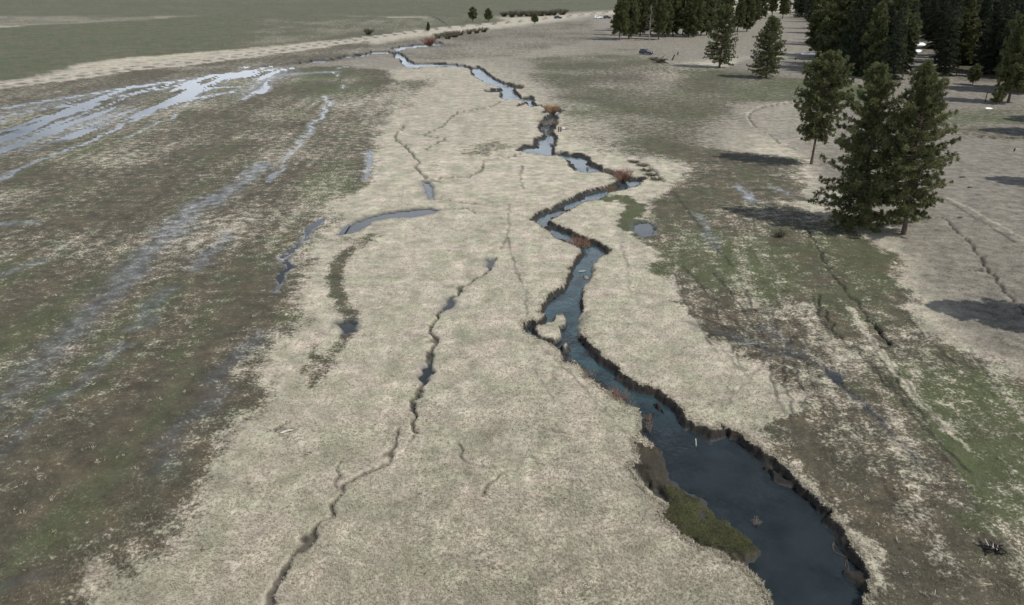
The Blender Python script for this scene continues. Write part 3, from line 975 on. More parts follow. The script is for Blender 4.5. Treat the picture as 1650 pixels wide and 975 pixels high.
def blades(cen, axis, K, length, width, spread, g, tint):
    """K needle blades (triangles) round every clump centre"""
    n = len(cen)
    c = np.repeat(cen, K, 0)
    ax = np.repeat(axis, K, 0)
    d = ax + g.normal(0, spread, (n * K, 3))
    d /= np.linalg.norm(d, axis=1, keepdims=True) + 1e-9
    s = np.cross(d, g.normal(0, 1, (n * K, 3)))
    s /= np.linalg.norm(s, axis=1, keepdims=True) + 1e-9
    L = (length * g.uniform(.6, 1.25, (n * K, 1)))
    wv = s * width * g.uniform(.7, 1.3, (n * K, 1)) * .5
    b = c + d * L * .02
    m = c + d * L * .55
    V = np.stack([b, m + wv, c + d * L, m - wv], 1).reshape(-1, 3)
    F = np.arange(n * K * 4).reshape(-1, 4)
    return V, F, np.repeat(np.repeat(tint, K), 4)


def conifer(kind, h, prof, nbr, K, blen, bwid, step, seed, lean=(0, 0), bend=0.3, tr=None, elev=(-12, 45), gap=.0, mat='needle', stub=True, cl=3):
    """trunk-with-limbs mesh and crown mesh; prof = [(height fraction, reach in m)], one side thinner where the noise says so"""
    g = np.random.default_rng(seed)
    tr = tr or h * .014
    ts = np.linspace(0, 1, 14)
    ph = g.uniform(0, 6.28)

    def axis(t):
        t = np.asarray(t, float)
        return np.stack([lean[0] * t ** 1.15 + bend * .25 * np.sin(t * 5 + ph) * t, lean[1] * t + bend * .25 * np.cos(t * 4 + ph) * t, h * t], -1)
    paths = [(axis(ts), tr * (1 - ts) ** .85 * (1 + .35 * np.exp(-ts * 30)) + .02)]
    pt, pr = np.array([p[0] for p in prof]), np.array([p[1] for p in prof])
    cen, axs, tin = [], [], []
    t0, t1 = pt[0], pt[-1]
    lobes = g.uniform(.72, 1.15, (9, 9))
    for i in range(nbr):
        f = (i + g.uniform(0, 1)) / nbr
        t = t0 + (t1 - t0) * f ** .92
        if mat == 'needle_fir':
            t = t0 + (t1 - t0) * (np.floor(f * 22) + g.uniform(0, .35)) / 22
        az = i * 2.399 + g.normal(0, .5)
        reach = np.interp(t, pt, pr) * lobes[int(t * 8.99)][int((az % 6.283) / 6.2832 * 8.99)] * g.uniform(.75, 1.12)
        if g.uniform() < gap:
            reach *= g.uniform(.3, .6)
        e = R(elev[0] + (elev[1] - elev[0]) * f + g.normal(0, 7))
        n = max(3, int(reach / step) + 1)
        s = np.linspace(0, 1, n)
        sag = (-.10 if mat == 'needle' else -.22) * reach * s ** 2 + (.16 * reach * s ** 3 if mat == 'needle' else .10 * reach * s ** 3)
        o = axis(t)
        P = np.stack([o[0] + math.cos(az) * math.cos(e) * reach * s, o[1] + math.sin(az) * math.cos(e) * reach * s, o[2] + math.sin(e) * reach * s + sag], 1)
        P[1:] += g.normal(0, .05 + .02 * reach, P[1:].shape) * s[1:, None]
        if reach > .5:
            r0 = min(tr * .30, .012 + .016 * reach)
            paths.append((P[[0, n // 2, n - 1]], np.array([r0, r0 * .6, .006])))
        start = max(1, int(n * (.38 if mat == 'needle' else .22)))
        br_t = np.clip(g.normal(.5, .22), 0, 1)
        od = np.array([math.cos(az) * .75, math.sin(az) * .75, .45])
        for q in range(start, n):
            side = np.array([-math.sin(az), math.cos(az), 0])
            wdt = .34 * reach * (1 - .55 * s[q]) * (.62 if mat == 'needle' else .75)
            nc, m = (3, cl) if mat == 'needle' else (3, 1)
            for _ in range(nc):
                oc = side * g.uniform(-1, 1) * wdt + np.array([0, 0, g.uniform(-.35, .6) * (blen * 1.3 if mat == 'needle' else blen * .3)])
                tc_ = np.clip(br_t + g.normal(0, .22), 0, 1)
                for _ in range(m):
                    cen.append(P[q] + oc + (g.normal(0, blen * .30, 3) if m > 1 else 0))
                    a = od + side * g.uniform(-.6, .6)
                    if mat == 'needle_fir':
                        a = a * np.array([1, 1, .0]) + np.array([0, 0, -.12])
                    axs.append(a)
                    tin.append(np.clip(tc_ + g.normal(0, .08), 0, 1))
    for q in np.linspace(t1 - .05, 1.0, 7):       # leader shoot
        cen.append(axis(q))
        axs.append(np.array([0, 0, 1.]))
        tin.append(.6)
    cen, axs, tin = np.array(cen), np.array(axs), np.array(tin)
    V, F, tn = blades(cen, axs, K, blen, bwid, .62 if mat == 'needle' else .38, g, tin)
    cm = mesh_np(kind + "_crown", V, F, {'tint': tn}, M[mat])
    if stub:
        for _ in range(12):
            t = g.uniform(.12, max(.16, t0))
            az = g.uniform(0, 6.28)
            o = axis(t)
            l = g.uniform(.3, .9)
            e = np.array([math.cos(az) * l, math.sin(az) * l, g.uniform(-.2, .1)])
            paths.append((np.stack([o, o + e * .5, o + e]), np.array([.03, .02, .008])))
    TV, TF = tube_mesh(paths, 7)
    tm = mesh_np(kind + "_trunk", TV, TF, None, M['bark'], True)
    return tm, cm


def plant(name, meshes, loc, label, group=None, rz=0.0, sc=1.0, cat='tree'):
    root = empty(name, loc, label, cat, group, rz, sc)
    obj('trunk', meshes[0], root)
    obj('crown', meshes[1], root)
    return root


# three big pines on the right
def near_pine(base, top, prof_px, label, seed, nbr, K, bend=.25, tr=None, gap=.1, elev=(-15, 50)):
    h, lx = upright(base, top)
    k = mpp(*base)
    prof = [(t, w_ * k * 1.02) for t, w_ in prof_px]
    ms = conifer('pine', h, prof, nbr, K, .30, .052, .40, seed, (lx, 0), bend, tr, elev, gap)
    return plant('pine_tree', ms, at(*base, -.05), label)


near_pine((1307, 265), (1338, 90), [(.26, 22), (.34, 30), (.42, 26), (.55, 40), (.72, 37), (.86, 30), (.95, 15), (1, 4)],
          'slim leaning pine with a long bare trunk, left of the pair of big pines', 3, 230, 13, .3, .17, .04, (-25, 45))
near_pine((1386, 362), (1416, 110), [(.03, 58), (.10, 70), (.22, 66), (.36, 62), (.50, 50), (.66, 40), (.80, 32), (.92, 17), (1, 4)],
          'broadest pine, foliage down to the ground, left of the pair growing together', 5, 300, 12, .2, .24, .30, (-18, 50))
near_pine((1456, 378), (1493, 107), [(.12, 26), (.20, 40), (.34, 50), (.50, 54), (.62, 52), (.74, 42), (.86, 26), (.95, 12), (1, 4)],
          'tall pine with its bare trunk foot showing, right of the pair growing together', 9, 260, 12, .3, .22, .22, (-20, 50))
near_pine((1159, 109), (1170, 12), [(.10, 18), (.2, 23), (.4, 23), (.6, 22), (.8, 18), (.93, 10), (1, 3)],
          'free-standing pine between the car and the next lone pine', 13, 230, 11, .2, .26, .1)
near_pine((1234, 126), (1245, 30), [(.08, 17), (.18, 24), (.35, 25), (.55, 24), (.75, 19), (.9, 10), (1, 3)],
          'lone egg-shaped pine in open grass left of the dark forest', 17, 230, 11, .2, .26, .03)

# stock trees for the forest, copied with their parts
stock = {}
stock['pineA'] = plant('pine_tree', conifer('pine', 17.0, [(.18, 2.6), (.28, 3.4), (.5, 3.3), (.7, 2.7), (.88, 1.6), (1, .3)], 130, 9, .55, .15, .45, 21, (.3, 0), .4, .24), at(998, 65), 'first pine at the open left end of the far grove', None, 0, 1)
stock['pineB'] = plant('pine_tree', conifer('pine', 18.5, [(.10, 2.8), (.22, 3.6), (.45, 3.5), (.65, 2.9), (.85, 1.7), (1, .3)], 140, 9, .55, .15, .45, 22, (-.2, .2), .4, .26), at(1013, 63), 'bushy dark pine second from the open end of the far grove')
stock['firA'] = plant('fir_tree', conifer('fir', 19.0, [(.02, 3.2), (.12, 3.3), (.4, 2.4), (.7, 1.3), (.92, .5), (1, .1)], 230, 7, .50, .13, .34, 23, (0, 0), .2, .25, (-18, 25), .05, 'needle_fir', False), at(1336, 90), 'conical dark fir by the small snow patch', None)
stock['firB'] = plant('fir_tree', conifer('fir', 21.0, [(.05, 3.0), (.2, 3.0), (.5, 2.2), (.75, 1.2), (.93, .5), (1, .1)], 230, 7, .50, .13, .34, 24, (0, 0), .2, .26, (-20, 20), .08, 'needle_fir', False), at(1519, 122), 'tall layered fir standing alone before the black forest right of the pines')
rnd = random.Random(4)
GRV = 'pines of the far grove behind the parked car'
grove = [('pineA', 1061, 64, .95, 'pine in the far grove right of the bare grey tree'), ('pineB', 1084, 58, .95, 'pine in the far grove with a tall clear trunk'),
         ('pineB', 1117, 60, 1.05, 'dense dark pine in the middle of the far grove'), ('pineA', 1129, 58, 1.0, 'dark pine in the far grove just left of the free-standing pine'),
         ('pineA', 1188, 52, .85, 'pine behind and right of the free-standing pine'), ('pineB', 1203, 51, .85, 'pine at the right end of the far grove')]
for kd, px, py, sc, lb in grove:
    dup(stock[kd], at(px, py, -.05), rnd.uniform(0, 6.28), sc, lb, GRV)
for kd in ('pineA', 'pineB'):
    stock[kd]['group'] = GRV
for px, py in ((1030, 58), (1072, 60), (1098, 57), (1108, 60), (1140, 57), (1000, 57), (1050, 56), (1003, 50), (1022, 48), (1040, 44), (1068, 46), (1094, 42), (1108, 46), (1132, 44), (1150, 44), (1172, 38), (1196, 36), (1214, 38), (1228, 30), (1245, 26), (1262, 30), (1120, 34), (1080, 34), (1160, 28)):
    dup(stock[rnd.choice(['pineA', 'pineB'])], at(px + rnd.uniform(-2, 2), py, -.05), rnd.uniform(0, 6.28), rnd.uniform(.85, 1.1), 'one of the pines standing behind the front row of the far grove', GRV)
FOR = 'conifers of the dark forest at the right'
front = [('pineB', 1374, 118, 1.1, 'sunlit bushy pine behind the tip of the slim leaning pine'), ('firA', 1354, 112, .8, 'dark fir just left of the sunlit bushy pine'), ('pineB', 1398, 124, .95, 'dark pine between the sunlit bushy pine and a fir'),
         ('firA', 1434, 128, 1.05, 'dark fir standing behind the top of the broadest pine'), ('firB', 1452, 118, .9, 'dark fir left of the gap with old snow'),
         ('pineA', 1624, 166, 1.0, 'tall shaded pine at the right edge with the sapling at its foot'), ('pineB', 1660, 150, 1.1, 'dark pine cut by the right edge of the photo')]
for kd, px, py, sc, lb in front:
    dup(stock[kd], at(px, py, -.05), rnd.uniform(0, 6.28), sc, lb, FOR)
for kd in ('firA', 'firB'):
    stock[kd]['group'] = FOR
spots = []
for row, (y0, x0, x1, stepx) in enumerate(((120, 1358, 1452, 20), (113, 1340, 1456, 20), (88, 1322, 1460, 16), (72, 1322, 1470, 15), (110, 1535, 1600, 18), (100, 1530, 1620, 18), (126, 1600, 1700, 18),  (106, 1330, 1452, 21), (96, 1345, 1450, 20), (132, 1548, 1600, 22), (118, 1545, 1720, 22), (146, 1640, 1720, 25), (104, 1540, 1720, 26), (92, 1528, 1760, 23), (80, 1400, 1460, 22), (78, 1505, 1780, 22), (66, 1345, 1465, 20), (64, 1500, 1800, 20), (54, 1330, 1800, 17), (45, 1318, 1800, 15), (37, 1318, 1800, 14), (29, 1290, 1800, 13), (22, 1270, 1800, 13))):
    x = x0
    while x < x1:
        spots.append((x + rnd.uniform(-5, 5), y0 + rnd.uniform(-2.5, 2.5)))
        x += stepx
for px, py in spots:
    if abs(px - 1567) < 26 and 108 < py < 150 or abs(px - 1605) < 16 and py > 120:
        continue
    kd = rnd.choice(['pineB', 'firA', 'firB', 'firA', 'firB'])
    s_ = rnd.uniform(.9, 1.25)
    dup(stock[kd], at(px, py, -.05), rnd.uniform(0, 6.28), (s_ * 1.15, s_ * 1.15, s_), 'one of the crowded conifers deep in the dark forest at the right', FOR)
# trees just outside the right edge, whose shadows fall into the view
for px, py, back, sc in ((1590, 505, 9.0, .95), (1640, 293, 9, .9), (1560, 208, 9.0, 1.0), (1620, 212, 11, 1.05), (1580, 188, 9, .95), (1660, 195, 10, 1.0)):
    g = G(px, py)
    p_ = (g[0] + .9 * back, g[1] - .44 * back)
    if px in (1560, 1580):
        p_ = (p_[0] + 9, p_[1] - 2)
    dup(stock['pineB'], (p_[0], p_[1], 0), rnd.uniform(0, 6.28), (sc, sc, sc * .9), 'pine just past the right edge, known by its shadow on the grass', 'pines past the right edge')
# small trees
sm = conifer('sapling', 4.3, [(.24, 1.0), (.4, 1.45), (.6, 1.35), (.8, .9), (.95, .35), (1, .1)], 55, 8, .4, .11, .3, 31, (0, 0), .1, .09, (-5, 45), 0)
plant('young_tree', sm, at(1567, 137), 'small round-crowned tree on a short trunk before the black forest')
sm2 = conifer('sapling', 3.2, [(.15, .9), (.35, 1.3), (.6, .9), (.85, .4), (1, .1)], 45, 8, .35, .1, .3, 32, (.3, 0), .2, .08, (0, 45), .2)
plant('young_tree', sm2, at(1605, 168), 'ragged sapling at the foot of the tall shaded pine')
# bare grey tree in the grove
gd = np.random.default_rng(41)
hd = 14.0
paths = [(np.stack([np.zeros(8), np.zeros(8), np.linspace(0, hd, 8)], 1) + np.cumsum(gd.normal(0, .05, (8, 3)), 0) * [1, 1, 0], np.linspace(.17, .03, 8))]
tw = []
for i in range(70):
    z = hd * gd.uniform(.12, .95)
    az = gd.uniform(0, 6.28)
    l = (1 - z / hd) * 2.6 * gd.uniform(.5, 1.1) + .5
    e = np.array([math.cos(az), math.sin(az), gd.uniform(-.15, .35)]) * l
    s0 = np.array([0, 0, z])
    tw.append((np.stack([s0, s0 + e * .5 + [0, 0, .08 * l], s0 + e]), np.array([.035, .022, .006])))
    for _ in range(4):
        b0 = s0 + e * gd.uniform(.35, .95)
        e2 = e * .35 + gd.normal(0, .35, 3)
        tw.append((np.stack([b0, b0 + e2 * .5, b0 + e2]), np.array([.016, .011, .004])))
root = empty('dead_tree', at(1046, 66), 'bare grey tree without leaves among the dark grove pines', 'tree')
tv, tf = tube_mesh(paths, 7)
obj('trunk', mesh_np('dead_trunk', tv, tf, None, M['bark_dead'], True), root)
tv, tf = tube_mesh(tw, 4)
obj('crown', mesh_np('dead_crown', tv, tf, {'tint': gd.uniform(0, 1, len(tv))}, M['dead']), root)

# far trees and shrubs by the road
dup(stock['pineA'], at(690, 52), 1.0, (.28, .28, .24), 'very small tree on the road verge', 'trees along the road')
def shrub(name, loc, rad, h, n, mat, seed, label, cat='shrub', wid=.012, group=None):
    """bundle of arching stems with side twigs"""
    g = np.random.default_rng(seed)
    ps = []
    for i in range(n):
        az = g.uniform(0, 6.28)
        b = np.array([math.cos(az), math.sin(az), 0]) * rad * .35 * g.uniform(0, 1)
        out = np.array([math.cos(az), math.sin(az), 0]) * rad * g.uniform(.2, 1.0)
        hh = h * g.uniform(.55, 1.05)
        P = np.stack([b, b + out * .4 + [0, 0, hh * .55], b + out + [0, 0, hh]])
        P += g.normal(0, .03 * h, P.shape) * np.array([[0], [1], [1]])
        ps.append((P, np.array([wid, wid * .8, wid * .35])))
        for _ in range(3):
            t = g.uniform(.4, .9)
            s0 = P[1] * (1 - t) + P[2] * t
            e = g.normal(0, .13 * h, 3) + [0, 0, .15 * h]
            ps.append((np.stack([s0, s0 + e * .5, s0 + e]), np.array([wid * .6, wid * .45, wid * .2])))
    V, F = tube_mesh(ps, 3)
    tint = np.repeat(g.uniform(0, 1, len(ps)), 9)
    return tag(obj(name, mesh_np(name, V, F, {'tint': tint}, M[mat]), None, loc), label, cat, group)


for px, py, h, lb in ((762, 35, 5.5, 'left one of two dark trees beyond the road'), (787, 35, 5.0, 'right one of two dark trees beyond the road'), (862, 39, 4.0, 'lone small round tree on the near verge of the road')):
    plant('round_tree', sm, at(px, py), lb, 'trees along the road', rnd.uniform(0, 6), h / 3.6)
for px, py in ((812, 27), (825, 28), (838, 27), (850, 26), (858, 27), (872, 26), (884, 25), (893, 25), (906, 24)):
    shrub('scrub_bush', at(px, py), rnd.uniform(2.5, 4.5), rnd.uniform(2, 3.5), 80, 'scrub', int(px), 'one of the far dark bushes in the row beyond the road', group='far bushes beyond the road', wid=.12)
shrub('willow_shrub', at(1000, 640, -.1), .75, .95, 70, 'willow', 1, 'orange-red willow shrub on the left bank at the wide bend', wid=.014)
shrub('willow_shrub', at(1012, 652, -.15), .7, .75, 45, 'willow_grey', 2, 'greyish twig shrub touching the orange-red willow on its right', wid=.013)
shrub('willow_shrub', at(950, 607, -.2), .55, .7, 45, 'willow_grey', 3, 'small grey-red shrub at the water upstream of the orange willow', wid=.013)
shrub('willow_shrub', at(931, 391, -.3), 1.1, 1.5, 90, 'willow', 4, 'largest reddish willow, at the narrow bend of the stream', wid=.022)
shrub('willow_shrub', at(942, 391, -.2), .7, .9, 50, 'willow_gold', 5, 'straw-brown shrub right beside the largest reddish willow', wid=.02)
shrub('willow_shrub', at(1003, 288, -.1), 1.5, 1.6, 100, 'willow', 6, 'reddish brown thicket on the bank above the second pool', wid=.03)
shrub('willow_shrub', at(983, 278, -.1), 1.0, 1.0, 70, 'willow_grey', 7, 'low dark shrub left of the reddish brown thicket', wid=.03)
shrub('willow_shrub', at(978, 301, -.4), 1.2, 1.0, 80, 'willow_gold', 8, 'straw-brown brush on the point where the channel doubles back', wid=.025)
shrub('willow_shrub', at(992, 301, -.3), 1.0, .9, 60, 'scrub', 18, 'dark brush at the water edge below the reddish brown thicket', wid=.025)
shrub('willow_shrub', at(876, 350, -.4), 1.3, .7, 70, 'willow', 19, 'low reddish brush under the bank at the sharp left bend', wid=.02)
shrub('willow_shrub', at(891, 181, -.2), 1.7, 1.8, 100, 'willow_gold', 9, 'golden brown willow over the upper stream', wid=.035)
shrub('willow_shrub', at(884, 199, -.5), 2.0, 1.9, 110, 'willow_grey', 10, 'grey twiggy shrub filling the upper stream below the golden willow', wid=.035)
shrub('willow_shrub', at(880, 212, -.5), 1.3, 1.2, 80, 'willow_grey', 11, 'smaller grey shrub just below the grey twiggy one in the upper stream', wid=.03)
shrub('willow_shrub', at(692, 73, -.1), 3.0, 3.0, 90, 'willow', 12, 'far red shrub beside the uppermost water near the road', wid=.08)
shrub('scrub_bush', at(594, 56), 2.4, 2.4, 80, 'scrub', 14, 'lone dark bush on the field side of the road', wid=.08)
for i, (px, py, r_) in enumerate(((718, 60, 2.5), (726, 58, 2.8), (733, 60, 3), (742, 57, 2.6), (756, 55, 2.4), (768, 54, 2.4), (780, 52, 2.2), (706, 62, 2.2), (722, 63, 2.5))):
    shrub('scrub_bush', at(px, py), r_, 1.9, 60, 'scrub', 100 + i, 'one of the dark bushes in the row between the road and the upper stream', group='bushes along the upper stream', wid=.08)
for i, (px, py, r_) in enumerate(((1022, 262, .8), (1036, 268, .9), (1042, 276, .9), (1050, 283, .9), (1058, 290, .8))):
    shrub('scrub_bush', at(px, py), r_ * 1.3, .22, 90, 'scrub', 130 + i, 'low dark scrub clump in the curved row right of the second pool', group='scrub clumps in a curved row', wid=.03)
for i, (px, py, r_, lb) in enumerate(((1256, 382, .8, 'dark scrub clump in the wet grass below the pines'), (833, 141, 1.6, 'dark brush on the far bank beside the upper pool'), (838, 143, 1.4, 'brown brush behind the upper pool bank'), (822, 135, 1.3, 'brown brush along the bank above the upper pool'), (852, 157, 1.4, 'dark brush at the bank tip below the upper pool'))):
    shrub('scrub_bush', at(px, py, -.05), r_, .7, 60, 'scrub', 150 + i, lb, wid=.035)
shrub('reed_clump', (*G(1219, 846, WL), WL - .05), .3, .35, 30, 'willow_grey', 160, 'small pale reed clump standing in the dark pool', 'reeds', .012)
shrub('reed_clump', (*G(1046, 697, WL), WL), .3, .75, 22, 'willow_grey', 161, 'thin upright reeds at the grassy spit', 'reeds', .012)
shrub('reed_clump', (*G(1045, 680, WL), WL), .35, .55, 30, 'willow', 162, 'reddish stems at the water under the left bank spit', 'reeds', .012)


# ------------------------------------------------------------------ wood, stumps, posts, rocks
def wood(name, paths, mat, loc, label, cat, group=None, sides=8):
    V, F = tube_mesh(paths, sides)
    n = sides
    # cap both ends of the first stem
    return tag(obj(name, mesh_np(name, V, F, None, M[mat], True), None, loc), label, cat, group)


def stump(px, py, h, r, label, lean=(.05, .02), mat='wood'):
    z = np.array([0, .12 * h, .5 * h, .95 * h, h, h])
    P = np.stack([lean[0] * z, lean[1] * z, z], 1)
    P[-1, 2] += .01
    P[0, 2] = -.1
    rad = np.array([1.45, 1.15, .95, .9, .75, .02]) * r
    side = (np.array([[0, 0, .35 * h], [r * 1.2, 0, .5 * h], [r * 1.9, .05, .58 * h]]), np.array([.35, .3, .1]) * r)
    return wood('stump', [(P, rad), side], mat, at(px, py), label, 'stump')


stump(1299, 215, .95, .22, 'short dark stump in pale grass left of the slim leaning pine', mat='wood_dark')
stump(1083, 97, 1.6, .22, 'leaning dark snag in the grass right of the brush pile', (.45, 0), 'wood_dark')
stump(1092, 89, 1.1, .2, 'small upright stump beyond the leaning snag', mat='wood_dark')
stump(1587, 165, 2.2, .09, 'thin dead snag near the sapling at the right edge', (.02, 0), 'wood_dark')
stump(1603, 165, 1.0, .08, 'short dead stem between the thin snag and the sapling', (.1, 0), 'wood_dark')
stump(1634, 244, .5, .12, 'tiny stump in the grey meadow at the right edge', mat='wood_dark')
stump(1282, 97, .7, .22, 'small stump in the grass below the snow patch', mat='wood_dark')
for px, py, h, lb in ((900.3, 212.5, .85, 'left one of a pair of short posts at the upper stream'), (903.6, 212.5, .82, 'right one of a pair of short posts at the upper stream'), (895, 208, .5, 'shorter dark post left of the pair of short posts')):
    P = np.array([[0, 0, -.2], [0, 0, h * .5], [.01, 0, h * .97], [.01, 0, h], [.01, 0, h + .005]])
    wood('post', [(P, np.array([.12, .115, .11, .09, .01]))], 'wood_dark', at(px, py), lb, 'post')
# fence posts along the ditch
fp = [(8, 152), (20, 150.5), (34, 149), (50, 145.5), (68, 143), (88, 140.5), (108, 137.5), (129, 134.5), (143, 132.5), (165, 129.5), (188, 126.5), (212, 123.5), (238, 120), (265, 116), (292, 112), (320, 108.5), (350, 105), (380, 101.5), (410, 98)]
P = np.array([[0, 0, -.2], [.01, 0, .5], [.02, 0, .93], [.02, 0, .97], [.02, 0, .975]])
V, F = tube_mesh([(P, np.array([.085, .08, .078, .06, .01]))], 7)
pm = mesh_np('fence_post', V, F, None, M['wood'], True)
for i, (px, py) in enumerate(fp):
    o = tag(obj('fence_post', pm, None, at(px, py)), 'one of the small pale posts spaced along the road ditch at the left', 'post', 'fence posts along the road ditch')
    o.rotation_euler = (rnd.uniform(-.08, .08), rnd.uniform(-.08, .08), rnd.uniform(0, 6))
# stake in the pool, logs
wood('stake', [(np.array([[0, 0, -.4], [0, 0, 0], [-.03, 0, .25], [-.07, .01, .5], [-.072, .01, .51]]), np.array([.04, .04, .035, .025, .004]))], 'wood_pale', (*G(1121.5, 718, WL), WL), 'white stake standing in the pool', 'stake')


def lay(name, a, b, r, z, mat, label, seed, twigs=4, cat='log'):
    g = np.random.default_rng(seed)
    A, B_ = np.array([*G(*a), z]), np.array([*G(*b), z])
    d = B_ - A
    t = np.linspace(0, 1, 7)
    P = t[:, None] * d + g.normal(0, .03 * np.linalg.norm(d), (7, 3)) * [1, 1, .3]
    ps = [(P, r * np.array([.5, 1, 1, .9, .8, .6, .15]))]
    for _ in range(twigs):
        s0 = P[g.integers(1, 6)]
        e = g.normal(0, 1, 3) * [1, 1, .45] * .22 * np.linalg.norm(d)
        e[2] = abs(e[2])
        ps.append((np.stack([s0, s0 + e * .5, s0 + e * 1.0]), r * np.array([.5, .35, .1])))
    V, F = tube_mesh(ps, 6)
    return tag(obj(name, mesh_np(name, V, F, None, M[mat], True), None, tuple(A)), label, cat)


lay('sunken_branch', (1338, 858), (1379, 921), .05, WL + .005, 'wood_dark', 'thin sunken branch lying in the pool beside the steep right bank', 3, 4)
lay('branch', (452, 700), (474, 694), .07, .12, 'wood_pale', 'bleached curved branch on a dark bare spot, left of the creek', 4, 4)
lay('stick', (932, 432), (945, 431), .05, WL + .06, 'wood_pale', 'pale stick across the edge of the narrow stream', 6, 1)
lay('log', (1546, 287), (1556, 286), .14, .1, 'wood_dark', 'dark log piece in the grey meadow, upper of two', 7, 1)
lay('log', (1559, 303), (1567, 303), .14, .1, 'wood_dark', 'dark log piece in the grey meadow, lower of two', 8, 1)
lay('log', (1545, 352), (1551, 351), .1, .1, 'wood_dark', 'small dark wood bit beside the thin trail at the right', 9, 1)
lay('log', (1060, 98), (1078, 103), .35, .25, 'wood_dark', 'dark fallen log at the end of the brush pile near the car', 10, 5)
shrub('brush_pile', at(1062, 101), 2.4, 1.2, 90, 'scrub', 170, 'heap of dead brush beside the fallen log near the car', 'brush pile', .06)
shrub('brush_pile', at(1052, 97), 1.8, .9, 60, 'scrub', 171, 'small heap of dead brush nearest the car', 'brush pile', .06)
# burnt stump heap at the lower right
g = np.random.default_rng(55)
ps = []
for i in range(26):
    az = g.uniform(0, 6.28)
    l = g.uniform(.25, .6)
    s0 = np.array([g.normal(0, .2), g.normal(0, .15), .02])
    e = np.array([math.cos(az) * l, math.sin(az) * l, g.uniform(.05, .4)])
    ps.append((np.stack([s0, s0 + e * .5, s0 + e]), np.array([.06, .05, .015])))
V, F = tube_mesh(ps, 6)
hp = empty('root_heap', at(1600, 886), 'dark heap of roots with pale sticks in the brown grass at the lower right', 'heap')
obj('roots', mesh_np('roots', V, F, None, M['wood_dark'], True), hp)
ps = []
for i in range(7):
    s0 = np.array([g.normal(0, .15), g.normal(-.05, .12), .15])
    e = np.array([g.normal(0, .15), g.normal(0, .15), .22])
    ps.append((np.stack([s0, s0 + e * .5, s0 + e]), np.array([.028, .024, .008])))
V, F = tube_mesh(ps, 5)
obj('stick', mesh_np('stick', V, F, None, M['wood_pale'], True), hp)


def rock(px, py, r, label, seed, z=None):
    import bmesh
    g = np.random.default_rng(seed)
    bm = bmesh.new()
    bmesh.ops.create_icosphere(bm, subdivisions=3, radius=r)
    for v in bm.verts:
        n = v.co.normalized()
        k_ = 1 + .28 * math.sin(n.x * 3.1 + seed) * math.cos(n.y * 2.7 + seed * 2) + .12 * math.sin(n.z * 6 + n.x * 5) + g.normal(0, .015)
        v.co = Vector((v.co.x * k_ * 1.2, v.co.y * k_, v.co.z * k_ * .7 + r * .3))
    me = bpy.data.meshes.new('rock')
    bm.to_mesh(me)
    bm.free()
    me.materials.append(M['rock'])
    for p_ in me.polygons:
        p_.use_smooth = True
    p3 = at(px, py) if z is None else (*G(px, py), z)
    return tag(obj('rock', me, None, p3), label, 'rock')


rock(907, 208, .25, 'white rock right of the pair of short posts at the upper stream', 2)

# ------------------------------------------------------------------ vehicles
M['paint_dark'] = vary_mat("dark_blue_paint", (0.012, 0.016, 0.028), (0.02, 0.025, 0.04), 3, .25, bump=0)
M['paint_white'] = vary_mat("white_paint", (0.72, 0.72, 0.72), (0.8, 0.8, 0.8), 3, .3, bump=0)
M['glass'] = vary_mat("car_glass", (0.03, 0.04, 0.05), (0.05, 0.06, 0.07), 2, .08, bump=0)
M['rubber'] = vary_mat("tyre_rubber", (0.015, 0.015, 0.015), (0.03, 0.03, 0.03), 10, .9)
M['steel'] = vary_mat("rim_steel", (0.4, 0.4, 0.42), (0.55, 0.55, 0.55), 8, .35, .8, 0)
M['lamp_glass'] = vary_mat("headlight_glass", (0.6, 0.6, 0.58), (0.75, 0.75, 0.72), 5, .15, bump=0)


